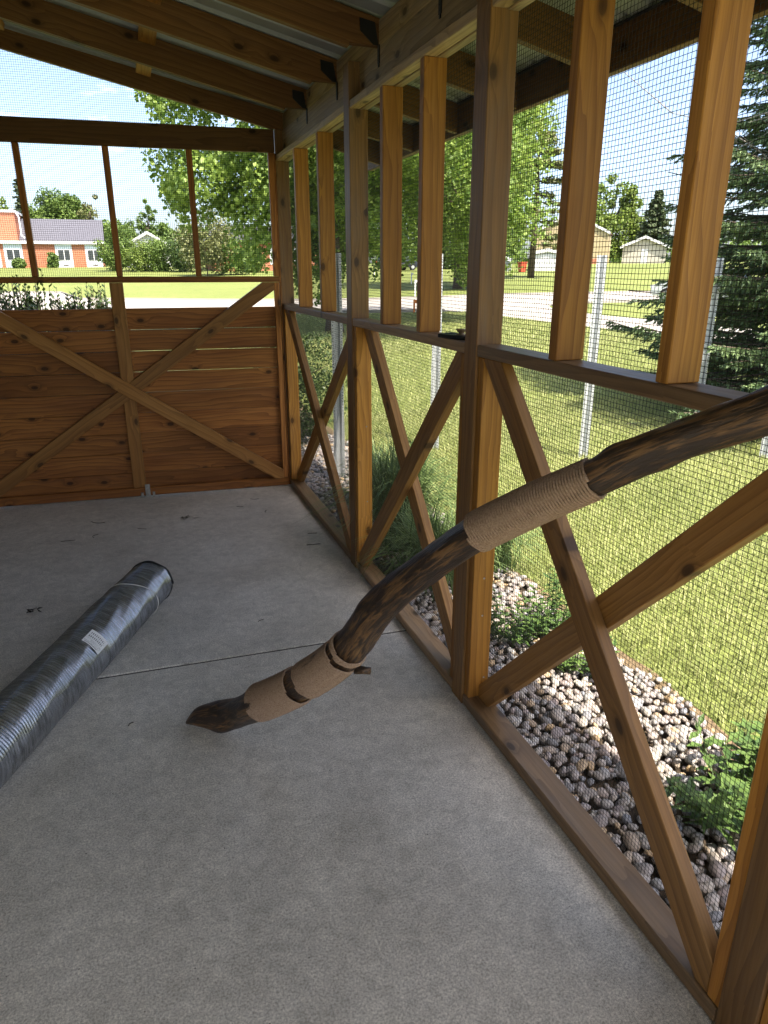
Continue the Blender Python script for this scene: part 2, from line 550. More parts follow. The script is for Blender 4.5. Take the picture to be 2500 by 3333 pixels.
# ================================================================== ground, street, floor
def grid_sheet(name, xs, ys, dz, mat, fn=None):
    xs = np.asarray(xs, float); ys = np.asarray(ys, float)
    X, Y = np.meshgrid(xs, ys)
    if fn: X, Y = fn(X, Y)
    Z = T(X, Y) + dz
    V = np.stack([X, Y, Z], 2).reshape(-1, 3)
    nx, ny = len(xs), len(ys)
    i = np.arange(ny-1)[:, None]*nx; j = np.arange(nx-1)[None, :]
    F = np.stack([i+j, i+j+1, i+nx+j+1, i+nx+j], 2).reshape(-1, 4)
    return quads_obj(name, V, F, mat, None, True)

gx = np.concatenate([np.linspace(-900, -120, 14), np.linspace(-110, -10, 26), np.linspace(-8, 40, 49), np.linspace(44, 160, 30), np.linspace(180, 900, 14)])
gy = np.concatenate([np.linspace(-300, -40, 10), np.linspace(-35, -5, 10), np.linspace(-3, 50, 54), np.linspace(52, 200, 60), np.linspace(230, 1200, 14)])
struct(grid_sheet('lawn_ground', gx, gy, 0.0, M_GROUND))

def road_near(x): return np.interp(x, [-90, -20, 0, 8.3, 11.4, 12.4, 16.4, 17.6, 20.4, 23.2, 40, 100], [40, 34, 30, 28.4, 28.1, 27.2, 27.2, 29.6, 30.5, 30.2, 29.4, 27.0])
def road_far(x): return np.interp(x, [-90, -20, -6, -4.2, -3.6, -1.2, 4.3, 9.3, 15, 19, 22, 28.5, 40, 100], [56, 50, 48.6, 47.5, 41.8, 41.0, 38.2, 36.6, 36.6, 36.9, 36.4, 35.1, 34.5, 33])
struct(grid_sheet('street', np.concatenate([np.linspace(-90, -10, 17), np.linspace(-8, 40, 97), np.linspace(42, 100, 12)]), np.linspace(0, 1, 10), 0.02, M_ROAD,
       lambda X, Y: (X, road_near(X) + Y*(road_far(X)-road_near(X)))))
struct(grid_sheet('side_street', np.linspace(12.5, 16.4, 8), np.linspace(-60, 28.0, 60), 0.012, M_ROAD))
# low kerbs along both sides of the street
kb = MB()
for fn, sgn, rngx in ((road_far, 1, np.linspace(-60, 60, 90)), (road_near, -1, np.concatenate([np.linspace(-60, 11.5, 50)])), (road_near, -1, np.linspace(18.5, 60, 30))):
    xs = rngx; ys = fn(xs)
    pts0 = np.stack([xs, ys, T(xs, ys)], 1)
    n = len(xs); V = []
    for x, y, z in pts0:
        V += [(x, y, z-0.05), (x, y, z+0.12), (x, y+sgn*0.16, z+0.12), (x, y+sgn*0.16, z-0.05)]
    F = []
    for i in range(n-1):
        for j in range(4): F.append((i*4+j, i*4+(j+1) % 4, i*4+4+(j+1) % 4, i*4+4+j))
    kb.add(V, F)
struct(kb.build('kerb', M_ROAD))

# concrete slab in two pours with a joint between them
fl = bpy.data.objects.new('floor', None); COL.objects.link(fl); struct(fl)
def slab(y0f, y1f, nm):
    mb = MB()
    x0, x1 = -2.42, 0.118
    poly = [(x0, y0f(x0)), (x1, y0f(x1)), (x1, y1f(x1)), (x0, y1f(x0))]
    mb.prism(poly, -0.25, 0.0, lambda u, v, d: (u, v, d))
    return mb.build(nm, M_CONC, fl, bevel=0.003)
jl = lambda x: 2.635 - 0.031*x
slab(lambda x: -1.9, lambda x: jl(x)-0.0075, 'slab_panel')
slab(lambda x: jl(x)+0.0075, lambda x: 5.33-0.069*x, 'slab_panel')
mb = MB(); mb.prism([(-2.41, jl(-2.41)-0.0074), (0.11, jl(0.11)-0.0074), (0.11, jl(0.11)+0.0074), (-2.41, jl(-2.41)+0.0074)], -0.1, -0.006, lambda u, v, d: (u, v, d))
mb.build('joint_filler', M_JOINT, fl)

# ================================================================== screened side wall
wall = thing('screen_wall', 'cedar framed wall of studs and crossed braces with black wire mesh', 'wall', (0.045, 2.2, 0))
POSTS = [(5.135, 5.226), (3.400, 3.490), (2.008, 2.098), (0.612, 0.702), (-0.78, -0.69)]
for y0, y1 in POSTS:
    lumber('post', (-0.002, y0, 0.001), (0.089, y1, 2.495), M_POST, wall)
BAYS = [(POSTS[1][1], POSTS[0][0]), (POSTS[2][1], POSTS[1][0]), (POSTS[3][1], POSTS[2][0]), (POSTS[4][1], POSTS[3][0])]
STUDS = [[4.610, 4.038], [2.977, 2.543], [1.585, 1.156], [0.18, -0.25]]
to_wall = lambda u, v, d: (d, u, v)
BR = [  # (centre line p,q, front?) per bay
    [((5.03, 1.333), (3.55, 0.07), True), ((5.06, 0.071), (3.742, 1.139), False)],
    [((3.30, 0.105), (2.17, 1.28), True), ((3.30, 1.31), (2.19, 0.10), False)],
    [((1.913, 1.327), (0.760, 0.092), True), ((1.931, 0.073), (0.88, 1.176), False)],
    [((0.50, 1.30), (-0.62, 0.10), True), ((0.50, 0.10), (-0.62, 1.30), False)]]
for (y0, y1), st, brs in zip(BAYS, STUDS, BR):
    lumber('bottom_plate', (0.0, y0+0.002, 0.006), (0.089, y1-0.002, 0.048), M_PLATE, wall, 0.004)
    lumber('rail', (0.0, y0+0.002, 1.334), (0.089, y1-0.002, 1.371), M_PLATE, wall, 0.003)
    lumber('top_plate', (0.0, y0+0.002, 2.304), (0.050, y1-0.002, 2.338), M_HEADER, wall, 0.003)
    for ya in (y0+0.001, y1-0.039):
        lumber('trimmer', (0.006, ya, 0.049), (0.087, ya+0.038, 1.333), M_STUD, wall)
    for l in st:
        lumber('stud', (0.001, l-0.038, 1.372), (0.0885, l, 2.3035), M_STUD, wall)
    # upper side studs against the posts
    rect = (y0+0.040, y1-0.040, 0.049, 1.333)
    for p, q, front in brs:
        d0, d1 = (0.008, 0.046) if front else (0.048, 0.086)
        brace('brace', p, q, 0.089, rect, d0, d1, to_wall, M_BRACE, wall)
# header beams outside the top plate
for ya, yb in ((2.06, 5.226), (-0.78, 2.058)):
    lumber('header_beam', (0.052, ya, 2.3025), (0.0895, yb, 2.489), M_HEADER, wall)
# mesh on the outer face, one roll width per bay
def wall_mesh(u0, u1, v0, v1, seed):
    p = 0.0127
    ln = []
    for u in np.arange(u0, u1, p): ln.append(((u, v0), (u, v1), 0.0))
    for v in np.arange(v0, v1, p): ln.append(((u0, v), (u1, v), 0.0011))
    f = lambda u, v, d: np.stack([0.0925 + d + 0*u, u + 0*d, v + 0*u], -1)
    return stuff(wires('wire_mesh', ln, f, M_WIRE, wall, seed=seed))
wall_mesh(3.45, 5.225, 0.02, 2.33, 3)
wall_mesh(2.05, 3.447, 0.02, 2.33, 4)
wall_mesh(0.655, 2.047, 0.02, 2.33, 5)
wall_mesh(-0.78, 0.652, 0.02, 2.33, 6)
# screw and staple marks on the posts and trimmers
for y, z in ((2.0, 0.55), (2.0, 0.40), (1.965, 0.16), (1.967, 0.78), (3.355, 0.42), (3.36, 0.83)):
    sm = MB()
    a = np.linspace(0, 2*math.pi, 9)[:-1]
    x0 = 0.045
    sm.add([(x0+0.004*math.cos(t), y-0.0385, z+0.004*math.sin(t)) for t in a] + [(x0, y-0.0365, z)], [(i, (i+1) % 8, 8) for i in range(8)])
    sm.build('screw_head', M_ZINC, wall)

# ================================================================== braced end panel ("gate")
G = lambda x, off=0.0: 5.111 - 0.069*x + off
gate = thing('braced_end_panel', 'dark cedar board panel with crossed braces and mesh above it', 'gate', (-1.1, 5.19, 0))
ga = math.atan(-0.069)
def gbox(name, x0, x1, z0, z1, d0, d1, mat, ch=0.0025, horizontal=True):
    """board in the end panel plane; d measured along +y from its inner face"""
    Lx, Lz, Ld = x1-x0, z1-z0, d1-d0
    cx, cz = (x0+x1)/2, (z0+z1)/2
    c = Vector((cx, G(cx, (d0+d1)/2), cz))
    Xd = Vector((1, -0.069, 0)).normalized()
    if Lx >= Lz:
        me = board_mesh(name, Lx, Lz, Ld, min(ch, Ld*0.2)); M = frame_M(c, Xd, (0, 0, 1))
    else:
        me = board_mesh(name, Lz, Lx, Ld, min(ch, Ld*0.2)); M = frame_M(c, (0, 0, 1), Xd)
    o = obj(name, me, mat, gate); place(o, M); return o
gbox('bottom_rail', -2.24, -0.014, 0.007, 0.070, 0.0, 0.038, M_BOARD)
gbox('edge_strip', -0.0135, -0.003, 0.004, 2.349, 0.012, 0.060, M_BOARD)
gbox('mid_rail', -2.24, -0.010, 1.519, 1.558, -0.002, 0.036, M_BOARD)
gbox('beam', -2.34, -0.006, 2.350, 2.490, 0.002, 0.040, M_RAFTER)
gbox('stile', -0.056, -0.018, 0.071, 1.518, 0.004, 0.038, M_BOARD)
gbox('stile', -0.054, -0.016, 1.559, 2.349, 0.002, 0.038, M_BOARD)
gbox('stile', -2.24, -2.20, 0.071, 1.518, 0.004, 0.038, M_BOARD)
gbox('end_post', -2.335, -2.245, 0.002, 2.349, -0.02, 0.07, M_POST)
gbox('middle_stud', -1.161, -1.075, 0.071, 1.518, 0.006, 0.038, M_GBRACE)
for x in (-0.590, -1.107, -1.630, -2.150):
    gbox('upper_stud', x, x+0.038, 1.559, 2.349, 0.003, 0.040, M_BOARD)
tops = [1.350, 1.2045, 1.059, 0.914, 0.768, 0.622, 0.475, 0.327, 0.179]
bots = [t + g for t, g in zip(tops[1:], (0.0036, 0.0030, 0.0028, 0.0024, 0.0018, 0.0015, 0.0015, 0.0015))] + [0.034]
for i, (t, b) in enumerate(zip(tops, bots)):
    dz = 0.0
    gbox('board', -1.118, -0.016, b+dz, t+dz, 0.040, 0.058, M_BOARD, 0.0018)
    gbox('board', -2.24, -1.122, b, t-0.0008, 0.040, 0.058, M_BOARD, 0.0018)
to_gate = lambda u, v, d: (u, G(u, d), v)
brace('brace', (-0.10, 1.49), (-2.05, 0.14), 0.089, (-2.20, -0.057, 0.071, 1.518), -0.001, 0.036, to_gate, M_GBRACE, gate)
brace('brace', (-1.86, 1.297), (-0.088, 0.103), 0.089, (-2.20, -0.057, 0.071, 1.518), -0.026, 0.004, to_gate, M_GBRACE, gate)
ln = []
p = 0.0127
zroof = lambda x: 2.600 - 0.222*x
for u in np.arange(-2.30, -0.012, p): ln.append(((u, 1.545), (u, zroof(u)-0.02), 0.0))
for v in np.arange(1.545, 3.08, p):
    umax = min(-0.012, (2.58 - v)/0.222 if v > 2.58 else -0.012)
    if umax > -2.28: ln.append(((-2.30, v), (umax, v), 0.0011))
stuff(wires('wire_mesh', ln, lambda u, v, d: np.stack([u+0*d, 5.111-0.069*u+0.0435+d, v+0*u], -1), M_WIRE, gate, seed=9))
# bottom bracket and two barrel pins
hb = MB()
def gm(x, d, z): return (x, G(x, d), z)
for x0, x1, z0, z1, d0, d1 in ((-1.085, -1.050, 0.004, 0.096, -0.007, -0.001), (-1.085, -1.070, 0.0, 0.096, -0.010, -0.0075), (-1.118, -1.100, 0.001, 0.036, -0.012, 0.01), (-1.036, -1.018, 0.001, 0.036, -0.012, 0.01)):
    hb.prism([(x0, z0), (x1, z0), (x1, z1), (x0, z1)], d0, d1, lambda u, v, d: gm(u, d, v))
hb.build('drop_bracket', M_ZINC, gate, bevel=0.0015)

# ================================================================== lean-to roof
roof = thing('lean_to_roof', 'lean-to roof of cedar rafters under pale ribbed metal sheets', 'roof', (-0.8, 2.2, 2.6))
SL = 0.222
zb = lambda x: 2.464 - SL*x
RY = [4.43, 3.785, 3.14, 2.50, 1.86, 1.22, 0.58, -0.06, -0.70, -1.34]
XL, XF = -2.36, 0.728
def rafter(y0, y1f=None, end=False):
    poly = [(XL, zb(XL)), (-0.075, 2.4805), (-0.075, 2.4925), (0.092, 2.4925), (0.092, zb(0.092)), (XF-0.001, zb(XF)), (XF-0.001, zb(XF)+0.14), (XL, zb(XL)+0.14)]
    if end: poly = [(XL, zb(XL)+0.03), (-0.03, 2.494), (-0.03, 2.494), (0.092, 2.4945), (0.092, zb(0.092)+0.03), (XF-0.001, zb(XF)), (XF-0.001, zb(XF)+0.14), (XL, zb(XL)+0.14)]
    tdir = Vector((1, 0, -SL)).normalized()
    O = Vector((-0.8, y0+0.019, zb(-0.8)+0.07))
    M = frame_M(O, tdir, (0, 0, 1)); Mi = M.inverted()
    mb = MB()
    if end: fn = lambda u, v, d: tuple(Mi @ Vector((u, G(u, d), v)))
    else: fn = lambda u, v, d: tuple(Mi @ Vector((u, y0+d, v)))
    # split concave notch into a clean face by building it as one ngon
    mb.prism(poly, 0.0, 0.038, fn)
    me = mb.mesh('rafter')
    bm = bmesh.new(); bm.from_mesh(me)
    bmesh.ops.remove_doubles(bm, verts=bm.verts, dist=1e-5)
    bmesh.ops.recalc_face_normals(bm, faces=bm.faces)
    bmesh.ops.triangulate(bm, faces=[f for f in bm.faces if len(f.verts) > 4])
    bm.to_mesh(me); bm.free()
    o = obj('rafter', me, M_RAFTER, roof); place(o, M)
    b = o.modifiers.new('bevel', 'BEVEL'); b.width = 0.002; b.segments = 1; b.limit_method = 'ANGLE'; b.angle_limit = 0.6
    return o
rafter(5.113, end=True)
for y in RY:
    r = rafter(y)
    # black tie: gusset on the near face and strap on the header
    hb = MB()
    hb.prism([(-0.030, 2.585), (0.036, 2.575), (0.050, 2.50), (0.050, 2.492), (0.030, 2.492), (-0.028, 2.54)], y-0.004, y-0.0005, lambda u, v, d: (u, d, v))
    hb.prism([(y-0.022, 2.425), (y+0.0, 2.425), (y+0.0, 2.492), (y-0.022, 2.492)], 0.0475, 0.0515, lambda u, v, d: (d, u, v))
    hb.prism([(y-0.017, 2.412), (y-0.005, 2.412), (y-0.005, 2.425), (y-0.017, 2.425)], 0.0475, 0.0515, lambda u, v, d: (d, u, v))
    for zz in (2.435, 2.452, 2.47):
        a = np.linspace(0, 2*math.pi, 7)[:-1]
        hb.add([(0.0465, y-0.011+0.004*math.cos(t), zz+0.004*math.sin(t)) for t in a]+[(0.045, y-0.011, zz)], [(i, (i+1) % 6, 6) for i in range(6)])
    hb.build('rafter_tie', M_BLACKMETAL, r)
# blocking above the header and flat blocks under the sheets
ys = RY + []
edges = [5.113] + RY
for a, b in zip(edges[:-1], edges[1:]):
    lumber('header_block', (0.053, b+0.0395, 2.4895), (0.0895, a-0.0015, 2.585), M_HEADER, roof)
    for x in (-0.81, -1.60):
        zt = zb(x)+0.137
        c = Vector((x, (a+b+0.038)/2, zt-0.019))
        me = board_mesh('purlin_block', a-b-0.041, 0.089, 0.036)
        o = obj('purlin_block', me, M_STUD, roof)
        place(o, frame_M(c, (0, 1, 0), (1, 0, -SL)))
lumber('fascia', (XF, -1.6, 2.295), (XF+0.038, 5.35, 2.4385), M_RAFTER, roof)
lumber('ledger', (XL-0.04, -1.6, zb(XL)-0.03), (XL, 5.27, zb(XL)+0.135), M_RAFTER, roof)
# ribbed metal sheets
for s0 in np.arange(-1.7, 5.3, 0.915):
    y0, y1 = s0, min(s0+0.925, 5.42)
    prof = []
    y = y0
    while y < y1-1e-6:
        for dy, dz in ((0.0, 0.0), (0.085, 0.0), (0.098, 0.016), (0.132, 0.016), (0.145, 0.0)):
            if y+dy <= y1+1e-6: prof.append((y+dy, dz))
        y += 0.152
    prof.append((y1, 0.0))
    prof = sorted(set((round(a, 4), b) for a, b in prof))
    V = []; lift = 0.0015 if int(round((s0+1.7)/0.915)) % 2 else 0.0
    for th in (0.0, 0.0009):
        for x in (XL-0.03, 0.80):
            V += [(x, a, zb(x)+0.1425+b+th+lift) for a, b in prof]
    n = len(prof)
    F = [(i, i+1, n+i+1, n+i) for i in range(n-1)] + [(2*n+i, 3*n+i, 3*n+i+1, 2*n+i+1) for i in range(n-1)]
    mb = MB(); mb.add(V, F); mb.build('roof_sheet', M_ROOFMETAL, roof)
# thin dark line along the top of the fascia, built as a strip
lumber('fascia_dark_strip', (XF-0.012, -1.6, 2.4390), (XF+0.03, 5.35, 2.4445), M_BLACKMETAL, roof)

# house the roof leans on
def siding_mat():
    m, N, L = new_mat('tan_lap_siding')
    tc = N('ShaderNodeTexCoord')
    n = noise_n(N, L, tc.outputs['Object'], 3.0, 4, 0.6)
    r = ramp(N, [(0.3, (0.21, 0.19, 0.165)), (0.7, (0.26, 0.235, 0.205))]); L(n, r.inputs['Fac'])
    principled(N, L, r.outputs['Color'], 0.6, 0.3)
    return m
M_SIDING = siding_mat()
hw = MB()
hw.box((-2.75, -4.0, -0.3), (-2.42, 5.9, 4.6))
z = 0.05
while z < 4.5:
    hw.add([(-2.42, -4.0, z), (-2.402, -4.0, z), (-2.408, -4.0, z+0.1), (-2.42, -4.0, z+0.1), (-2.42, 5.9, z), (-2.402, 5.9, z), (-2.408, 5.9, z+0.1), (-2.42, 5.9, z+0.1)],
           [(0, 1, 5, 4), (1, 2, 6, 5), (2, 3, 7, 6), (0, 3, 2, 1), (4, 5, 6, 7)])
    z += 0.102
tag(hw.build('house_wall', M_SIDING, None), 'tan lap sided house wall that the lean-to roof is fixed to', 'wall')

# ================================================================== gravel bed
def pebble_mat(name, island):
    m, N, L = new_mat(name)
    tc = N('ShaderNodeTexCoord')
    if island: rnd = N('ShaderNodeNewGeometry').outputs['Random Per Island']
    else: rnd = N('ShaderNodeObjectInfo').outputs['Random']
    r = ramp(N, [(0.0, (0.17, 0.17, 0.18)), (0.16, (0.32, 0.30, 0.28)), (0.30, (0.23, 0.20, 0.20)), (0.44, (0.38, 0.35, 0.31)), (0.56, (0.28, 0.23, 0.22)),
                 (0.68, (0.36, 0.34, 0.33)), (0.80, (0.42, 0.30, 0.17)), (0.90, (0.19, 0.20, 0.23)), (1.0, (0.50, 0.47, 0.42))])
    L(rnd, r.inputs['Fac'])
    n = noise_n(N, L, tc.outputs['Object'], 60.0, 4, 0.65)
    r2 = ramp(N, [(0.3, (0.72, 0.70, 0.68)), (0.7, (1.2, 1.2, 1.18))]); L(n, r2.inputs['Fac'])
    c = mix_n(N, L, 1.0, r.outputs['Color'], r2.outputs['Color'], 'MULTIPLY')
    principled(N, L, c, 0.6, 0.4, 0, bump=n, bump_s=0.25, bump_d=0.003)
    return m
M_PEB = pebble_mat('river_pebble', False)
M_PEBS = pebble_mat('river_pebble_mass', True)
def pebble_base(sub, seed):
    rng = np.random.default_rng(seed)
    bm = bmesh.new(); bmesh.ops.create_icosphere(bm, subdivisions=sub, radius=1.0)
    V = np.array([v.co for v in bm.verts]); F = [[v.index for v in f.verts] for f in bm.faces]; bm.free()
    d = rng.normal(size=(4, 3)); d /= np.linalg.norm(d, axis=1)[:, None]
    r = 1 + sum(0.10*np.sin(2.2*(V @ d[i]) + rng.uniform(0, 6)) for i in range(4))
    return V*r[:, None], np.array(F)
bed = grid_sheet('gravel_bed', np.linspace(0.10, 0.875, 4), np.linspace(-1.6, 9.0, 20), 0.008, M_SOIL); struct(bed)
edge = grid_sheet('mulch_edge', np.linspace(0.85, 0.925, 3), np.linspace(-1.6, 9.0, 160), 0.014, M_MULCH, lambda X, Y: (X+0.014*np.sin(Y*7)+0.008*np.sin(Y*19+1), Y)); struct(edge)
peb = []
yy = 0.2
row = 0
while yy < 6.9:
    xx = 0.135 + (0.0175 if row % 2 else 0.0)
    while xx < 0.875+0.03*math.sin(yy*11):
        for lay in range(2):
            if lay == 0 and RNG.uniform() < 0.55: continue
            a = RNG.uniform(0.013, 0.025) if RNG.uniform() < 0.92 else RNG.uniform(0.025, 0.033)
            peb.append((xx+RNG.normal(0, 0.009), yy+RNG.normal(0, 0.009), -0.078+0.012+lay*0.018+RNG.uniform(-0.006, 0.010), a, a*RNG.uniform(0.62, 0.95), a*RNG.uniform(0.45, 0.75), RNG.uniform(0, 6.28), RNG.normal(0, 0.25), RNG.normal(0, 0.25)))
        xx += 0.035
    yy += 0.032; row += 1
peb = np.array(peb)
def vis_size(p):
    d = Vector(p[:3]) - CAM
    f = Vector((math.sin(0.3395)*math.cos(-0.3342), math.cos(0.3395)*math.cos(-0.3342), math.sin(-0.3342)))
    r = Vector((math.cos(0.3395), -math.sin(0.3395), 0)); u = r.cross(f)
    z = d.dot(f)
    if z < 0.2: return 0
    X, Y = d.dot(r)/z, d.dot(u)/z
    if abs(X) > 0.54 or abs(Y) > 0.72: return 0
    # top layer only, and not hidden under the sill
    return (p[3]/z) if p[2] > -0.055 else 0
size = np.array([vis_size(p) for p in peb])
order = np.argsort(-size)
big = set(order[:300].tolist())
hi = []
for s_ in range(6):
    V, F = pebble_base(2, 100+s_)
    me = bpy.data.meshes.new('pebble'); me.from_pydata(V.tolist(), [], F.tolist()); me.update()
    me.polygons.foreach_set('use_smooth', [True]*len(me.polygons)); me.materials.append(M_PEB)
    hi.append(me)
lo = [pebble_base(1, 200+s_) for s_ in range(6)]
Vs, Fs, n = [], [], 0
for i, p in enumerate(peb):
    M = Matrix.Translation(p[:3]) @ Matrix.Rotation(p[6], 4, 'Z') @ Matrix.Rotation(p[7], 4, 'X') @ Matrix.Rotation(p[8], 4, 'Y') @ Matrix.Diagonal((p[3], p[4], p[5], 1))
    if i in big:
        o = bpy.data.objects.new('pebble', hi[i % 6]); COL.objects.link(o); o.parent = bed; o.matrix_basis = M
    else:
        V, F = lo[i % 6]
        A = np.array(M)[:3, :3]; Vs.append(V @ A.T + p[:3]); Fs.append(F+n); n += len(V)
o = quads_obj('pebble_mass', np.concatenate(Vs), np.concatenate(Fs), M_PEBS, bed, True); stuff(o)

# ================================================================== lawn blades
M_GRASS = leaf_mat('lawn_blade', (0.18, 0.225, 0.072), (0.47, 0.48, 0.21), 0.3, 0.9, 0.55, (1, 1, 0.6))
def blades(name, pts, hgt, wid, lean, mat, parent=None, seed=1):
    rng = np.random.default_rng(seed); n = len(pts)
    th = rng.uniform(0, 2*math.pi, n); ln = rng.uniform(0.1, 1.0, n)*lean
    h = hgt*rng.uniform(0.5, 1.25, n); w = wid*rng.uniform(0.6, 1.3, n)
    az = th + rng.normal(0, 0.6, n) + math.pi/2
    side = np.stack([np.cos(az), np.sin(az), 0*az], 1)*w[:, None]/2
    dirv = np.stack([np.cos(th), np.sin(th), 0*th], 1)
    mid = pts + dirv*(ln*h*0.35)[:, None] + np.array([0, 0, 1])*(h*0.6)[:, None]
    tip = pts + dirv*(ln*h)[:, None] + np.array([0, 0, 1])*(h*np.sqrt(np.clip(1-(ln*0.75)**2, 0.1, 1)))[:, None]
    V = np.stack([pts-side, pts+side, mid+side*0.7, mid-side*0.7, tip], 1).reshape(-1, 3)
    b = np.arange(n)[:, None]*5
    me = bpy.data.meshes.new(name)
    F = [list(x) for x in (b+np.array([[0, 1, 2, 3]])).tolist()] + [list(x) for x in (b+np.array([[3, 2, 4]])).tolist()]
    me.from_pydata(V.tolist(), [], F); me.update()
    return obj(name, me, mat, parent)
def lawn_pts(n, x0, x1, y0, y1, keep):
    x = RNG.uniform(x0, x1, n); y = RNG.uniform(y0, y1, n)
    k = keep(x, y); x, y = x[k], y[k]
    return np.stack([x, y, T(x, y)], 1)
def infr(x, y):
    az = np.arctan2(x-CAM.x, y-CAM.y)
    return (az > 0.10) & (az < 0.98) & (x > 0.90 + 0.03*np.sin(y*9)+0.02*np.sin(y*23))
P1 = lawn_pts(150000, 0.9, 6.5, 0.4, 8.0, infr)
P2 = lawn_pts(60000, 0.9, 12.4, 4.5, 16.0, lambda x, y: infr(x, y) & ((x > 6) | (y > 7.5)))
P3 = lawn_pts(50000, 0.9, 12.3, 14.0, 27.5, infr)
stuff(blades('lawn_grass', P1, 0.050, 0.0055, 1.1, M_GRASS, None, 1))
stuff(blades('lawn_grass', P2, 0.065, 0.010, 1.0, M_GRASS, None, 2))
stuff(blades('lawn_grass', P3, 0.075, 0.016, 0.9, M_GRASS, None, 3))

# ================================================================== leaning branch with rope
def bark_mat():
    m, N, L = new_mat('peeled_weathered_branch')
    tc = N('ShaderNodeTexCoord')
    at = N('ShaderNodeAttribute'); at.attribute_name = 'along'
    v = at.outputs['Vector']
    mp = N('ShaderNodeMapping'); mp.inputs['Scale'].default_value = (13.0, 95.0, 95.0); L(v, mp.inputs['Vector'])
    a = noise_n(N, L, mp.outputs[0], 1.0, 5, 0.6, 0.8)
    mp2 = N('ShaderNodeMapping'); mp2.inputs['Scale'].default_value = (3.0, 14.0, 14.0); L(v, mp2.inputs['Vector'])
    b = noise_n(N, L, mp2.outputs[0], 1.0, 4, 0.6, 0.5)
    r = ramp(N, [(0.30, (0.075, 0.038, 0.016)), (0.55, (0.15, 0.080, 0.032)), (0.78, (0.27, 0.155, 0.062))]); L(b, r.inputs['Fac'])
    f = math_n(N, L, 'ADD', math_n(N, L, 'MULTIPLY', a, 0.7), math_n(N, L, 'MULTIPLY', b, 0.35))
    kk = ramp(N, [(0.51, (1, 1, 1)), (0.61, (0, 0, 0))]); L(f, kk.inputs['Fac'])
    c = mix_n(N, L, math_n(N, L, 'MULTIPLY', kk.outputs['Color'], 0.92), r.outputs['Color'], (0.020, 0.014, 0.011))
    principled(N, L, c, 0.42, 0.5, 0, bump=f, bump_s=0.9, bump_d=0.006)
    return m
M_BARK = bark_mat()
def rope_mat():
    m, N, L = new_mat('sisal_rope')
    tc = N('ShaderNodeTexCoord')
    n = noise_n(N, L, tc.outputs['Object'], 240.0, 3, 0.6)
    r = ramp(N, [(0.3, (0.25, 0.165, 0.105)), (0.7, (0.45, 0.32, 0.225))]); L(n, r.inputs['Fac'])
    principled(N, L, r.outputs['Color'], 0.85, 0.25, 0, bump=n, bump_s=0.5, bump_d=0.002)
    return m
M_ROPE = rope_mat()
RX, UX, FX = cam_o.rotation_euler.to_matrix() @ Vector((1, 0, 0)), cam_o.rotation_euler.to_matrix() @ Vector((0, 1, 0)), cam_o.rotation_euler.to_matrix() @ Vector((0, 0, -1))
# centre line of the branch in metres, foot on the slab, head resting against the rail by the near post
BP = np.array([[-1.0233, 2.2294, 0.0093], [-0.9731, 2.1945, 0.0474], [-0.9026, 2.1549, 0.0627], [-0.7814, 1.9606, 0.2171], [-0.6724, 1.786, 0.3761], [-0.5851, 1.6422, 0.5354], [-0.5055, 1.4872, 0.7675], [-0.4303, 1.3604, 0.9201], [-0.3634, 1.2526, 1.0318], [-0.2891, 1.136, 1.1309], [-0.2196, 1.0272, 1.2141], [-0.1698, 0.9491, 1.2782], [-0.1166, 0.8656, 1.3334], [-0.0694, 0.7916, 1.3794], [-0.0124, 0.7019, 1.4452]])
BRAD = np.array([0.006, 0.036, 0.055, 0.0584, 0.0551, 0.0512, 0.0457, 0.043, 0.0416, 0.0393, 0.0366, 0.0358, 0.0359, 0.0371, 0.036])
def resample(P, Rr, n):
    d = np.r_[0, np.cumsum(np.linalg.norm(np.diff(P, axis=0), axis=1))]
    s = np.linspace(0, d[-1], n)
    # smooth by catmull-rom style cubic through numpy polynomial pieces
    out = np.zeros((n, 3))
    tang = np.gradient(P, d, axis=0)
    for k, si in enumerate(s):
        i = min(np.searchsorted(d, si, 'right')-1, len(d)-2)
        h = d[i+1]-d[i]; t = (si-d[i])/h
        out[k] = (2*t**3-3*t**2+1)*P[i] + (t**3-2*t**2+t)*h*tang[i] + (-2*t**3+3*t**2)*P[i+1] + (t**3-t**2)*h*tang[i+1]
    return out, np.interp(s, d, Rr), s, d
BN = 150
bp, br, bs, bd = resample(BP, BRAD, BN)
branch = thing('rope_wrapped_branch', 'bent dark tree branch with rope wraps leaning from floor to rail', 'branch', tuple(bp[0]))
sides = 28
mb = MB()
rngb = np.random.default_rng(5)
mb.tube(bp, br, sides)
V = mb.v[0].reshape(BN, sides, 3)
th = np.arange(sides)*2*math.pi/sides
for i in range(BN):
    lump = 1 + 0.06*np.sin(2*th+bs[i]*5) + 0.04*np.sin(3*th-bs[i]*11+1) + 0.03*np.sin(5*th+bs[i]*23) + 0.03*math.sin(bs[i]*17) + 0.018*np.sin(9*th+bs[i]*41) + 0.012*np.sin(7*th-bs[i]*77)
    # knots and old limb scars
    for s0, t0, amp in ((0.83, 4.2, 0.16), (1.02, 1.0, 0.12), (1.62, 4.4, 0.18), (1.83, 2.2, 0.10), (0.18, 1.2, 0.07), (1.98, 4.9, 0.20), (2.12, 3.3, 0.14), (1.28, 2.6, 0.12), (1.15, 5.4, 0.15), (2.05, 1.3, 0.12)):
        dth = (th-t0+math.pi) % (2*math.pi)-math.pi
        lump = lump + amp*np.exp(-((bs[i]-s0)/0.035)**2-(dth/0.5)**2)
    V[i] = bp[i] + (V[i]-bp[i])*lump[:, None]
mb.v[0] = V.reshape(-1, 3)
me = mb.mesh('trunk')
at = me.attributes.new('along', 'FLOAT_VECTOR', 'POINT')
av = np.zeros((BN, sides, 3)); av[:, :, 0] = bs[:, None]
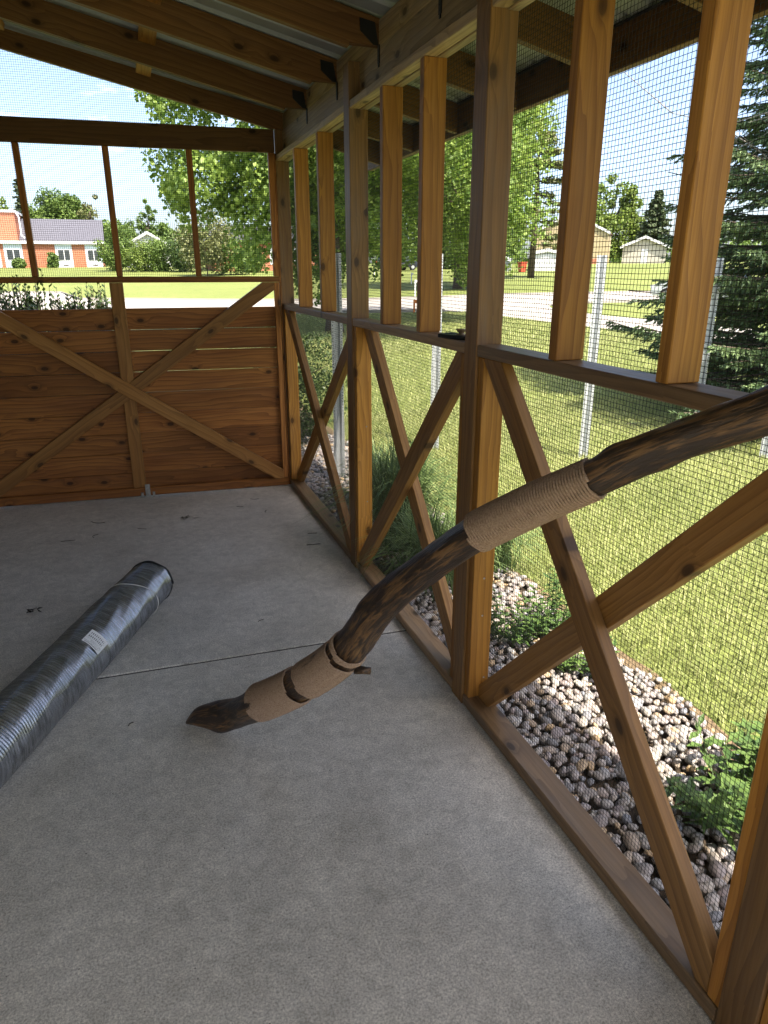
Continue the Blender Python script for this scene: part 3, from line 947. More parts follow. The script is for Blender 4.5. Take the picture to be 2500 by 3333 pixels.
av[:, :, 1] = np.cos(th)[None, :]*0.05; av[:, :, 2] = np.sin(th)[None, :]*0.05
at.data.foreach_set('vector', av.reshape(-1))
obj('trunk', me, M_BARK, branch, True)
def bframe(s):
    p = np.array([np.interp(s, bs, bp[:, k]) for k in range(3)])
    q = np.array([np.interp(s+0.01, bs, bp[:, k]) for k in range(3)]); t = q-p; t /= np.linalg.norm(t)
    a = np.cross(t, [0, 0, 1.0]); a /= np.linalg.norm(a); b = np.cross(t, a)
    return p, t, a, b, np.interp(s, bs, br)
def rope(s0, s1, rr=0.0037, tilt=0.0):
    pitch = rr*1.86; turns = int((s1-s0)/pitch); per = 40
    k = np.arange(turns*per+1); pts = []
    for kk in k:
        ang = kk/per*2*math.pi; s = s0 + pitch*kk/per
        p, t, a, b, r = bframe(s)
        d = a*math.cos(ang) + b*math.sin(ang)
        pts.append(p + d*(r*1.04+rr*0.7) + t*tilt*r*math.cos(ang-0.6))
    m_ = MB(); m_.tube(np.array(pts), rr, 6, True, lobes=2, lobe_a=0.28, twist=0.55)
    return m_.build('rope_wrap', M_ROPE, branch, True)
for s0, s1, tl in ((0.426, 0.671, 0.10), (0.718, 0.926, 0.25), (0.957, 0.980, 0.1), (1.596, 1.914, 0.05)): rope(s0, s1, tilt=tl)
# stub of a cut side twig and a dark knot in the gap of the lower wrap
p, t, a, b, r = bframe(0.933)
side = RX*0.9 + UX*(-0.05) + FX*(-0.15)
p0 = Vector(p) + Vector((0.03, -0.02, -0.045))
mb = MB(); mb.tube([tuple(p0), tuple(p0+side*0.03), tuple(p0+side*0.052)], [0.014, 0.0115, 0.0108], 10)
me = mb.mesh('twig_stub'); at = me.attributes.new('along', 'FLOAT_VECTOR', 'POINT'); at.data.foreach_set('vector', np.concatenate(mb.v).reshape(-1))
obj('twig_stub', me, M_BARK, branch, True)

# ================================================================== roll of wire mesh on the floor
RR = 0.110
rd = Vector((math.sin(0.435), math.cos(0.435), 0)); rf = Vector((-1.104, 3.328, RR+0.002)); rl = 1.50
rn = rf - rd*rl
roll = thing('wire_mesh_roll', 'long shrink wrapped roll of black wire mesh lying on the floor', 'mesh roll', tuple(rn))
rs = Vector((rd.y, -rd.x, 0))                  # to the right of the roll
def rollp(t, ang, r): return rf - rd*t + rs*(math.cos(ang)*r) + Vector((0, 0, math.sin(ang)*r))
def film_mat():
    m, N, L = new_mat('shrink_film_over_wire')
    tc = N('ShaderNodeTexCoord')
    at = N('ShaderNodeAttribute'); at.attribute_name = 'along'
    mp = N('ShaderNodeMapping'); mp.inputs['Scale'].default_value = (75.0, 1.3, 1.3); L(at.outputs['Vector'], mp.inputs['Vector'])
    n = noise_n(N, L, mp.outputs[0], 1.0, 4, 0.65, 0.15)
    r = ramp(N, [(0.36, (0.20, 0.215, 0.225)), (0.64, (0.46, 0.485, 0.53))]); L(n, r.inputs['Fac'])
    rr_ = math_n(N, L, 'ADD', math_n(N, L, 'MULTIPLY', n, 0.16), 0.14)
    principled(N, L, r.outputs['Color'], rr_, 0.6, 0.85, bump=n, bump_s=0.22, bump_d=0.003, coat=0.5, coat_r=0.12)
    return m
M_FILM = film_mat()
nt_, ns_ = int(rl/0.0127*6), 72
ts = np.linspace(0.0, rl, nt_)
an = np.arange(ns_)*2*math.pi/ns_
V = np.zeros((nt_, ns_, 3)); AV = np.zeros((nt_, ns_, 3))
for i, t in enumerate(ts):
    skew = 0.004*np.sin(2*an+t*3) + 0.003*np.sin(5*an+t*9)
    rr_ = RR + 0.0019*np.cos(2*math.pi*(t+skew)/0.0127) + 0.0022*np.sin(an*3+t*4) + 0.0015*np.sin(an*2-t*7) + 0.0008*np.sin(an*11+t*31) - 0.0035*np.exp(-((t-0.34)/0.02)**2)
    # flatten a little where it lies on the floor
    z = np.sin(an)*rr_; z = np.where(z < -RR*0.985, -RR*0.985, z)
    b3 = np.array(rf - rd*t)
    V[i] = b3 + np.cos(an)[:, None]*rr_[:, None]*np.array(rs) + z[:, None]*np.array([0, 0, 1.0])
    AV[i, :, 0] = t; AV[i, :, 1] = np.cos(an); AV[i, :, 2] = np.sin(an)
i = np.arange(nt_-1)[:, None]*ns_; j = np.arange(ns_)[None, :]; j2 = (j+1) % ns_
F = np.stack([i+j, i+j2, i+ns_+j2, i+ns_+j], 2).reshape(-1, 4)
o = quads_obj('wrapped_coil', V.reshape(-1, 3), F, M_FILM, roll, True)
at = o.data.attributes.new('along', 'FLOAT_VECTOR', 'POINT'); at.data.foreach_set('vector', AV.reshape(-1))
# dark spiral of wire ends at both ends
for t_end, sg in ((-0.004, 1), (rl+0.004, -1)):
    pts = []
    for k in range(9*48):
        ang = k/48*2*math.pi; r_ = RR*1.045 - 0.0085*k/48
        pts.append(tuple(rollp(t_end+0.004*math.sin(ang*7), ang, r_)))
    mb = MB(); mb.tube(pts, 0.0052, 5); mb.build('coil_end', M_WIRE, roll, True)
    mb = MB(); mb.add([tuple(rollp(t_end+0.02*sg, a_, RR*0.985)) for a_ in an] + [tuple(rollp(t_end+0.02*sg, 0, 0))], [(k, (k+1) % ns_, ns_) for k in range(ns_)]); mb.build('coil_core', M_BLACKMETAL, roll)
# loose wire ends sticking out of the far end
mb = MB()
for k in range(46):
    ang = RNG.uniform(-1.2, 3.4); r_ = RR*RNG.uniform(0.93, 1.03)
    p0 = rollp(0.0, ang, r_); p1 = rollp(-RNG.uniform(0.004, 0.016), ang+RNG.normal(0, 0.05), r_*RNG.uniform(0.99, 1.05))
    mb.tube([tuple(p0), tuple(p1)], 0.0009, 4)
stuff(mb.build('wire_ends', M_WIRE, roll))
# string tie
pts = [tuple(rollp(0.155+0.10*(0.5-0.5*math.cos(a_))+0.01*math.sin(a_*3), a_-1.2, RR+0.004)) for a_ in np.linspace(0, 4.6, 60)]
mb = MB(); mb.tube(pts, 0.0016, 6); mb.build('string_tie', simple_mat('white_string', (0.7, 0.68, 0.62), 0.8), roll, True)
mb = MB()
pe = rollp(0.155, -1.2, RR+0.004)
mb.tube([tuple(pe), tuple(pe+rs*0.02+Vector((0, 0, -0.006))), tuple(pe+rs*0.045-rd*0.015+Vector((0, 0, -0.008)))], 0.0012, 5)
mb.build('string_end', simple_mat('white_string_end', (0.7, 0.68, 0.62), 0.8), roll, True)
# printed paper label
def label_mat():
    m, N, L = new_mat('printed_paper_label')
    uvn = N('ShaderNodeAttribute'); uvn.attribute_name = 'lab'
    s = N('ShaderNodeSeparateXYZ'); L(uvn.outputs['Vector'], s.inputs[0])
    u, v = s.outputs[0], s.outputs[1]
    def band(x, a, b): return math_n(N, L, 'MULTIPLY', math_n(N, L, 'GREATER_THAN', x, a), math_n(N, L, 'LESS_THAN', x, b))
    def dash(freq, duty): return math_n(N, L, 'LESS_THAN', math_n(N, L, 'FRACT', math_n(N, L, 'MULTIPLY', u, freq)), duty)
    nz = noise_n(N, L, uvn.outputs['Vector'], 40.0, 1, 0.5)
    tx = math_n(N, L, 'GREATER_THAN', nz, 0.47)
    ink = None
    parts = [(band(v, 0.06, 0.12), band(u, 0.10, 0.80), tx), (band(v, 0.16, 0.185), band(u, 0.05, 0.9), tx), (band(v, 0.23, 0.25), band(u, 0.3, 0.95), tx), (band(v, 0.30, 0.32), band(u, 0.3, 0.95), tx),
             (band(v, 0.37, 0.378), band(u, 0.0, 0.92), 1.0), (band(v, 0.46, 0.60), band(u, 0.08, 0.84), dash(11, 0.45)), (band(v, 0.64, 0.648), band(u, 0.35, 0.9), 1.0),
             (band(v, 0.70, 0.83), band(u, 0.10, 0.84), dash(11, 0.42)), (band(v, 0.88, 0.886), band(u, 0.3, 0.9), 1.0)]
    for a, b, d in parts:
        x = math_n(N, L, 'MULTIPLY', math_n(N, L, 'MULTIPLY', a, b), d)
        ink = x if ink is None else math_n(N, L, 'MAXIMUM', ink, x)
    c = mix_n(N, L, ink, (0.80, 0.80, 0.79), (0.10, 0.10, 0.11))
    principled(N, L, c, 0.4, 0.4)
    return m
lc, la, lw, lh = (0.715, 0.74, 0.085, 0.088)
V = []; F = []; LA = []
nu, nv = 12, 12
for iv in range(nv+1):
    for iu in range(nu+1):
        u, v = iu/nu, iv/nv
        ang = la + (0.5-u)*lw/RR*1.0 
        V.append(tuple(rollp(lc + (0.5-v)*lh, ang, RR+0.0052))); LA.append((u, v, 0))
for iv in range(nv):
    for iu in range(nu):
        b_ = iv*(nu+1)+iu; F.append((b_, b_+1, b_+nu+2, b_+nu+1))
o = quads_obj('paper_label', V, F, label_mat(), roll, True)
at = o.data.attributes.new('lab', 'FLOAT_VECTOR', 'POINT'); at.data.foreach_set('vector', np.array(LA, float).reshape(-1))

# ================================================================== phone on the rail
ph = thing('phone', 'black phone with a round grip lying face down on the rail', 'phone', (0.035, 2.235, 1.371))
M_PH = simple_mat('black_phone_case', (0.012, 0.014, 0.016), 0.45, 0.5)
M_GRIP = simple_mat('brass_grip', (0.32, 0.24, 0.15), 0.4, 0.5, 0.3, 0.2, 60)
pd = Vector((0.30, -1.0, 0)).normalized(); pw = Vector((pd.y, -pd.x, 0))
pc = Vector((0.037, 2.232, 1.3715))
def rrect(L_, W_, r_, n_=5):
    pts = []
    for cx, cy, a0 in ((L_/2-r_, W_/2-r_, 0), (-L_/2+r_, W_/2-r_, 90), (-L_/2+r_, -W_/2+r_, 180), (L_/2-r_, -W_/2+r_, 270)):
        for k in range(n_+1):
            a_ = math.radians(a0+90*k/n_); pts.append((cx+r_*math.cos(a_), cy+r_*math.sin(a_)))
    return pts
mb = MB(); mb.prism(rrect(0.155, 0.070, 0.010), 0.0, 0.0135, lambda u, v, d: tuple(pc + pd*u + pw*v + Vector((0, 0, d))))
mb.build('body', M_PH, ph, bevel=0.002)
gc = pc + pd*0.012 + pw*(-0.004) + Vector((0, 0, 0.0135))
prof = [(0.021, 0.0), (0.021, 0.0025), (0.010, 0.0035), (0.010, 0.006), (0.013, 0.0085), (0.013, 0.0105), (0.016, 0.012), (0.0165, 0.0145), (0.020, 0.017), (0.0205, 0.0195), (0.0, 0.0195)]
V = []; F = []; k_ = 28
for r_, z_ in prof:
    for j in range(k_):
        a_ = 2*math.pi*j/k_; V.append(tuple(gc + Vector((r_*math.cos(a_), r_*math.sin(a_), z_))))
for i in range(len(prof)-1):
    for j in range(k_): F.append((i*k_+j, i*k_+(j+1) % k_, (i+1)*k_+(j+1) % k_, (i+1)*k_+j))
mb = MB(); mb.add(V, F); mb.build('pop_grip', M_GRIP, ph, True)
mb = MB()
for a_, b_, c_, d_ in ((-0.006, 0.006, 0.004, 0.0095),):
    pe = pc + pd*0.0776
    mb.prism(rrect(0.013, 0.006, 0.0028), 0.0, 0.0008, lambda u, v, d: tuple(pe + pw*u + Vector((0, 0, 0.0068+v)) + pd*d))
mb.build('charging_port', simple_mat('port_metal', (0.45, 0.45, 0.46), 0.35, 0.5, 0.8), ph)
mb = MB(); mb.prism(rrect(0.034, 0.036, 0.008), 0.0, 0.002, lambda u, v, d: tuple(pc + pd*(u-0.052) + pw*(v-0.012) + Vector((0, 0, 0.0135+d))))
mb.build('camera_bump', M_PH, ph)

# ================================================================== bits lying on the floor
M_DRY = simple_mat('dry_leaf', (0.045, 0.04, 0.03), 0.8, 0.2, 0, 0.5, 90)
M_DRYP = simple_mat('dry_leaf_pale', (0.20, 0.18, 0.14), 0.8, 0.2, 0, 0.5, 90)
def crumple(name, c, size, seed, label, mat, elong=1.0):
    rng = np.random.default_rng(seed); mb = MB()
    for k in range(9):
        p = np.array([c[0]+rng.normal(0, size*0.5*elong), c[1]+rng.normal(0, size*0.28), 0.003+rng.uniform(0, size*0.25)])
        q = rng.normal(size=(4, 3))*size*0.30; q[:, 2] = np.abs(q[:, 2])*0.6
        mb.add(p+q, [(0, 1, 2), (0, 2, 3)])
    pts = [(c[0]-size*0.6, c[1]-size*0.1, 0.004), (c[0], c[1]+size*0.1, 0.012), (c[0]+size*0.7, c[1]+size*0.3, 0.018), (c[0]+size*0.85, c[1]+size*0.1, 0.01)]
    mb.tube(pts, 0.0011, 5)
    o = mb.build(name, mat, None, origin=(c[0], c[1], 0)); tag(o, label, 'leaf', 'dried leaves on the floor'); return o
crumple('dry_leaf', (-0.832, 4.568), 0.036, 3, 'pale curled dry leaf near the end panel', M_DRYP, 1.3)
crumple('dry_leaf', (-1.676, 3.412), 0.036, 4, 'dark curled dry leaf left of the mesh roll', M_DRY)
NEED = [((-1.405, 4.706), 0.10, 2.6, 0.02), ((-1.572, 4.40), 0.085, 3.12, 0.0), ((-1.41, 4.43), 0.055, 1.1, 0.02), ((-1.13, 4.47), 0.06, 2.7, 0.0), ((-0.46, 4.72), 0.05, 2.6, 0.01), ((-0.30, 4.55), 0.045, 1.3, 0.01), ((-0.33, 4.86), 0.06, 2.9, 0.012), ((-0.14, 3.83), 0.085, 3.05, 0.0), ((-0.10, 4.02), 0.06, 2.95, 0.0), ((-0.62, 2.95), 0.03, 0.4, 0.005), ((-1.22, 2.30), 0.025, 0.8, 0.005)]
NLAB = ['longest bent needle on the floor below the left boards', 'straight dark needle lying farthest left on the floor', 'short curved needle right of the straight dark one', 'thin straight needle on the floor right of the bent ones', 'small needle on the floor in the far right corner', 'tiny upright needle left of the side wall foot', 'wavy thread of debris by the far right corner', 'dark splinter beside the side wall bottom plate', 'splinter just beyond the dark one by the bottom plate', 'tiny hair on the floor between roll and branch', 'tiny fleck on the floor just left of the branch foot']
for (c, l_, a_, bow), lab in zip(NEED, NLAB):
    d_ = np.array([math.cos(a_), math.sin(a_)]); n_ = np.array([-d_[1], d_[0]])
    pts = [(c[0]+d_[0]*l_*(s_-0.5)+n_[0]*bow*(1-4*(s_-0.5)**2), c[1]+d_[1]*l_*(s_-0.5)+n_[1]*bow*(1-4*(s_-0.5)**2), 0.0022) for s_ in np.linspace(0, 1, 7)]
    mb = MB(); mb.tube(pts, 0.0016, 5)
    tag(mb.build('pine_needle', M_DRY, None, origin=(c[0], c[1], 0)), lab, 'debris', 'needles and splinters on the floor')

# ================================================================== new metal fence posts outside
M_HOLE = simple_mat('punched_hole', (0.10, 0.11, 0.11), 0.8, 0.2)
UP = [((0.47, 5.36), 1.80, 'perforated metal post behind the first bay of braces', None), ((1.64, 6.08), 1.82, 'perforated metal post behind the second bay beside the tall grass', None),
      ((2.84, 5.32), 1.80, 'perforated metal post on the lawn in the middle of the near bay', None), ((4.87, 6.10), 1.80, 'perforated metal post standing in front of the spruce', None), ((4.46, 4.76), 1.0, 'short metal post low on the lawn at the right edge', None)]
for (x, y), h, lab, colr in UP:
    z0 = float(T(x, y))
    u = thing('perforated_post', lab, 'post', (x, y, z0), 'metal posts set out on the lawn')
    mat = M_GALV if colr is None else simple_mat('shaded_galvanised', colr, 0.45, 0.5, 0.5, 0.15, 40)
    az = math.atan2(x-CAM.x, y-CAM.y)*0.5
    rx = Vector((math.cos(az), -math.sin(az), 0)); fx = Vector((math.sin(az), math.cos(az), 0))
    prof = [(-0.044, 0.0), (-0.024, 0.0), (-0.012, 0.032), (0.012, 0.032), (0.024, 0.0), (0.044, 0.0), (0.044, 0.004), (0.026, 0.004), (0.014, 0.036), (-0.014, 0.036), (-0.026, 0.004), (-0.044, 0.004)]
    base = Vector((x, y, 0))
    mb = MB()
    n = len(prof)
    V = [tuple(base + rx*a + fx*b + Vector((0, 0, z0-0.1))) for a, b in prof] + [tuple(base + rx*a + fx*b + Vector((0, 0, z0+h))) for a, b in prof]
    F = [(i, (i+1) % n, n+(i+1) % n, n+i) for i in range(n)]
    F += [(n+0, n+1, n+10, n+11), (n+1, n+2, n+9, n+10), (n+2, n+3, n+8, n+9), (n+3, n+4, n+7, n+8), (n+4, n+5, n+6, n+7)]
    mb.add(V, F); mb.build('channel', mat, u)
    hm = MB()
    for k in range(int(h/0.025)-1):
        for sx in (-0.034, 0.034):
            c = base + rx*sx + fx*(-0.0008) + Vector((0, 0, z0+0.02+k*0.025))
            hm.add([tuple(c + rx*(0.005*math.cos(t)) + Vector((0, 0, 0.005*math.sin(t)))) for t in np.linspace(0, 2*math.pi, 7)[:-1]], [tuple(range(6))])
    stuff(hm.build('punched_holes', M_HOLE, u))

# ================================================================== plants in the bed
def arching(name, c, n, h, spread, w, mat, parent=None, seed=1, base_r=0.06):
    rng = np.random.default_rng(seed)
    th = rng.uniform(0, 2*math.pi, n); H = h*rng.uniform(0.55, 1.1, n); sp = spread*rng.uniform(0.15, 1.1, n); wd = w*rng.uniform(0.6, 1.2, n)
    b = np.stack([c[0]+rng.normal(0, base_r, n), c[1]+rng.normal(0, base_r, n), np.full(n, c[2])], 1)
    d = np.stack([np.cos(th), np.sin(th), 0*th], 1); sd = np.stack([-np.sin(th), np.cos(th), 0*th], 1)
    K = 6; rows = []
    for k in range(K):
        s = k/(K-1)
        z = H*(1.55*s - 0.95*s**2.4*(0.5+0.6*sp/spread))
        p = b + d*(sp*s**1.7)[:, None] + np.array([0, 0, 1.0])*z[:, None]
        ww = wd*(1-s**2.5)*0.5+0.0004
        rows.append(np.stack([p-sd*ww[:, None], p+sd*ww[:, None]], 1))
    V = np.stack(rows, 1).reshape(-1, 3)          # n,K,2
    i = np.arange(n)[:, None]*(2*K); k = np.arange(K-1)[None, :]*2
    F = np.stack([i+k, i+k+1, i+k+3, i+k+2], 2).reshape(-1, 4)
    return quads_obj(name, V, F, mat, parent, True)
M_TUFT = leaf_mat('ornamental_grass', (0.06, 0.115, 0.04), (0.24, 0.33, 0.12), 0.32, 3.0, 0.4, (1, 1, 0.6))
TUFTS = [((0.42, 3.80, -0.07), 900, 0.72, 0.55, 0.010, 'tall arching grass clump behind the second bay of braces'), ((0.52, 4.55, -0.07), 420, 0.55, 0.42, 0.009, 'arching grass clump by the bed behind the far post'),
         ((0.38, 3.20, -0.07), 700, 0.48, 0.44, 0.009, 'low dark grass clump close to the bottom plate'), ((0.78, 3.30, -0.07), 520, 0.48, 0.40, 0.009, 'sunlit grass clump right of the middle post')]
for k, (c, n, h, sp, w, lab) in enumerate(TUFTS):
    o = arching('grass_clump', c, n, h, sp, w, M_TUFT, None, 20+k)
    tag(o, lab, 'plant', 'ornamental grass clumps in the gravel bed')
M_LILY = leaf_mat('leafy_perennial', (0.05, 0.10, 0.03), (0.145, 0.225, 0.06), 0.3, 4.0, 0.4, (1, 1, 0.5))
M_STEM = simple_mat('green_stem', (0.10, 0.16, 0.05), 0.6)
def leafy(c, nst, h, lab, seed, ll=0.085, lw=0.02, spread=0.12):
    rng = np.random.default_rng(seed)
    t = thing('leafy_plant', lab, 'plant', c, 'leafy plants in the gravel bed')
    V, F, n = [], [], 0
    sm = MB()
    for k in range(nst):
        a = rng.uniform(0, 6.28); r = spread*math.sqrt(rng.uniform())
        b = np.array([c[0]+r*math.cos(a)*0.5, c[1]+r*math.sin(a)*0.5, c[2]]); hh = h*rng.uniform(0.6, 1.1)
        tip = b + np.array([math.cos(a)*r*0.9, math.sin(a)*r*0.9, hh])
        sm.tube([b, (b+tip)/2+np.array([0, 0, 0.01]), tip], [0.003, 0.0025, 0.0015], 5)
        m_ = int(hh/0.012)
        for q in range(m_):
            s = 0.15+0.85*q/m_; p = b+(tip-b)*s; az = q*2.4+rng.normal(0, 0.3)
            d = np.array([math.cos(az), math.sin(az), rng.uniform(0.1, 0.8)]); d /= np.linalg.norm(d)
            sd = np.cross(d, [0, 0, 1.0]); sd /= np.linalg.norm(sd)
            l_ = ll*rng.uniform(0.6, 1.1)*(1-0.35*s); w_ = lw*rng.uniform(0.7, 1.1)
            dn = np.array([0, 0, -1.0])
            V += [p, p+d*l_*0.45-sd*w_/2+dn*0.004, p+d*l_*0.45+sd*w_/2+dn*0.004, p+d*l_+dn*l_*0.25, p+d*l_*0.45+np.array([0, 0, -0.003-0.004])]
            F += [(n, n+1, n+4), (n, n+4, n+2), (n+1, n+3, n+4), (n+4, n+3, n+2)]; n += 5
    quads_obj('foliage', np.array(V), F, M_LILY, t)
    sm.build('stems', M_STEM, t)
leafy((0.46, 2.45, -0.06), 11, 0.26, 'narrow leaved plant just beyond the lower brace', 41)
leafy((0.66, 2.42, -0.06), 14, 0.30, 'bright leafy plant in the sun behind the lower brace', 42, 0.08, 0.024)
leafy((0.60, 2.12, -0.06), 11, 0.22, 'leafy plant showing under the lower brace', 43, 0.085, 0.024)
leafy((0.60, 1.22, -0.06), 17, 0.27, 'broad leaved plant at the right edge beside the near post', 44, 0.12, 0.030, 0.2)
leafy((0.80, 1.33, -0.06), 9, 0.24, 'small sunlit plant at the lawn edge by the near post', 45, 0.09, 0.025)

# ================================================================== foliage helpers
def leaf_cloud(centres, radii, per, size, rng, up=0.35, flat=1.0, shell=0.5):
    C = np.repeat(centres, per, axis=0); Rr = np.repeat(radii, per)
    n = len(C)
    d = rng.normal(size=(n, 3)); d /= np.linalg.norm(d, axis=1)[:, None]
    rad = Rr*(shell + (1-shell)*rng.uniform(0, 1, n))
    p = C + d*rad[:, None]*np.array([1, 1, flat])
    nrm = d*0.5 + rng.normal(size=(n, 3))*0.55 + np.array([0, 0, up]); nrm /= np.linalg.norm(nrm, axis=1)[:, None]
    a = np.cross(nrm, rng.normal(size=(n, 3))); a /= np.linalg.norm(a, axis=1)[:, None]
    b = np.cross(nrm, a)
    s = size*rng.uniform(0.6, 1.3, n)
    V = np.stack([p-a*s[:, None]*0.5, p+b*s[:, None]*0.42+nrm*s[:, None]*0.08, p+a*s[:, None]*0.55, p-b*s[:, None]*0.42+nrm*s[:, None]*0.08], 1).reshape(-1, 3)
    F = np.arange(n*4).reshape(n, 4)
    return V, F
M_TRUNK = simple_mat('tree_bark', (0.11, 0.085, 0.065), 0.9, 0.2, 0, 0.4, 12, 0.5)
def broad_tree(name, label, base, crown_c, axes, nclump, crad, per, leaf, mat, seed, trunk_r=0.2, group=None, cat='tree', limbs=12):
    rng = np.random.default_rng(seed)
    base = np.array(base, float); cc = np.array(crown_c, float); ax = np.array(axes, float)
    t = thing(name, label, cat, tuple(base), group)
    d = rng.normal(size=(nclump, 3)); d /= np.linalg.norm(d, axis=1)[:, None]
    r = rng.uniform(0.25, 1.0, nclump)**0.45
    wob = 1+0.16*np.sin(3*np.arctan2(d[:, 1], d[:, 0])+seed)+0.12*np.sin(5*d[:, 2]+seed*2)
    C = cc + d*(r*wob)[:, None]*ax
    R_ = crad*rng.uniform(0.55, 1.25, nclump)
    V, F = leaf_cloud(C, R_, per, leaf, rng)
    quads_obj('crown', V, F, mat, t)
    mb = MB()
    top = cc + np.array([0, 0, ax[2]*0.3])
    fork = base + (cc-base)*0.45
    mb.tube([base-np.array([0, 0, 0.3]), base+np.array([0, 0, 0.3]), fork, top], [trunk_r*1.35, trunk_r, trunk_r*0.8, trunk_r*0.25], 10)
    for k in rng.choice(nclump, min(limbs, nclump), replace=False):
        s = rng.uniform(0.35, 0.9); p0 = fork + (top-fork)*s*0.8; p2 = C[k]; p1 = (p0+p2)/2+np.array([0, 0, 0.12*np.linalg.norm(p2-p0)])
        mb.tube([p0, p1, p2], [trunk_r*0.32, trunk_r*0.2, trunk_r*0.06], 6)
    mb.build('trunk', M_TRUNK, t, True)
    return t
def conifer(name, label, base, h, r0, mat, seed, group=None, dens=1.0, leafs=0.3, trunk_r=0.18, skirt=0.08, sparse=0.0):
    rng = np.random.default_rng(seed); base = np.array(base, float)
    t = thing(name, label, 'tree', tuple(base), group)
    C, R_ = [], []
    k = 0; z = skirt*h
    while z < h*0.985:
        s = z/h; rr = r0*(1-s)**0.85+0.12
        nb = max(4, int(9*dens*(0.5+rr/r0)))
        for j in range(nb):
            if rng.uniform() < sparse: continue
            a = rng.uniform(0, 6.28); l_ = rr*rng.uniform(0.7, 1.1)
            for q in (0.35, 0.65, 0.95):
                C.append(base+np.array([math.cos(a)*l_*q, math.sin(a)*l_*q, z-0.18*l_*q])); R_.append(0.10*r0*(1.25-q)+0.10*r0*0.6)
        z += h*0.035
    V, F = leaf_cloud(np.array(C), np.array(R_), max(6, int(14*dens)), leafs, rng, 0.5, 0.5, 0.2)
    quads_obj('crown', V, F, mat, t)
    mb = MB(); mb.tube([base-np.array([0, 0, 0.2]), base+np.array([0, 0, h*0.5]), base+np.array([0, 0, h])], [trunk_r, trunk_r*0.6, 0.02], 8); mb.build('trunk', M_TRUNK, t, True)
    return t

M_MAPLE = leaf_mat('maple_leaf', (0.08, 0.155, 0.028), (0.33, 0.44, 0.11), 0.45, 0.5)
M_LIGHT = leaf_mat('pale_tree_leaf', (0.09, 0.15, 0.03), (0.26, 0.33, 0.08), 0.4, 0.3)
M_OLIVE = leaf_mat('pine_needle_mass', (0.07, 0.085, 0.03), (0.20, 0.21, 0.08), 0.2, 0.4)
M_FARG = leaf_mat('far_leaf', (0.06, 0.11, 0.025), (0.18, 0.26, 0.06), 0.3, 0.15)
M_FARC = leaf_mat('far_conifer', (0.05, 0.075, 0.035), (0.13, 0.16, 0.08), 0.15, 0.2)
M_SHRUB = leaf_mat('boxwood_leaf', (0.03, 0.06, 0.018), (0.10, 0.15, 0.045), 0.25, 3.0, 0.35)

tz = lambda x, y: float(T(x, y))
broad_tree('maple_tree', 'large dense green maple between house and street, nearest broadleaf tree', (4.4, 19.6, tz(4.4, 19.6)), (4.4, 19.6, 5.9), (4.1, 4.1, 4.7), 300, 0.75, 330, 0.115, M_MAPLE, 61, 0.24, limbs=30)
broad_tree('maple_tree', 'second green maple just right of and beyond the largest one', (9.2, 23.6, tz(9.2, 23.6)), (9.2, 23.6, 6.0), (3.6, 3.6, 4.7), 200, 0.8, 280, 0.125, M_MAPLE, 62, 0.22, limbs=24)
broad_tree('pale_green_tree', 'tall pale green tree across the street in the near bay', (19.4, 43.5, tz(19.4, 43.5)), (19.4, 43.5, 8.4), (5.2, 4.8, 6.4), 190, 1.0, 240, 0.20, M_LIGHT, 63, 0.28, limbs=20)
# open pine with a bare trunk across the street
def open_pine(base, h, label, seed):
    rng = np.random.default_rng(seed); base = np.array(base, float)
    t = thing('open_pine', label, 'tree', tuple(base))
    C, R_ = [], []; mb = MB()
    mb.tube([base-np.array([0, 0, 0.2]), base+np.array([0.1, 0, h*0.5]), base+np.array([0, 0, h])], [0.30, 0.2, 0.03], 9)
    for k in range(46):
        z = h*rng.uniform(0.22, 1.0); a = rng.uniform(0, 6.28); l_ = (3.6*(1-z/h)**0.6+0.5)*rng.uniform(0.6, 1.1)
        e = base+np.array([math.cos(a)*l_, math.sin(a)*l_, z-0.1*l_])
        mb.tube([base+np.array([0, 0, z]), e], [0.05, 0.015], 5)
        for q in (0.5, 0.8, 1.0):
            C.append(base+np.array([math.cos(a)*l_*q, math.sin(a)*l_*q, z-0.1*l_*q+0.1])); R_.append(rng.uniform(0.4, 0.8))
    V, F = leaf_cloud(np.array(C), np.array(R_), 90, 0.22, rng, 0.5, 0.45, 0.2)
    quads_obj('crown', V, F, M_OLIVE, t); mb.build('trunk', M_TRUNK, t, True)
open_pine((30.7, 53.4, tz(30.7, 53.4)), 11.5, 'olive pine with a bare trunk on the lawn across the street', 64)
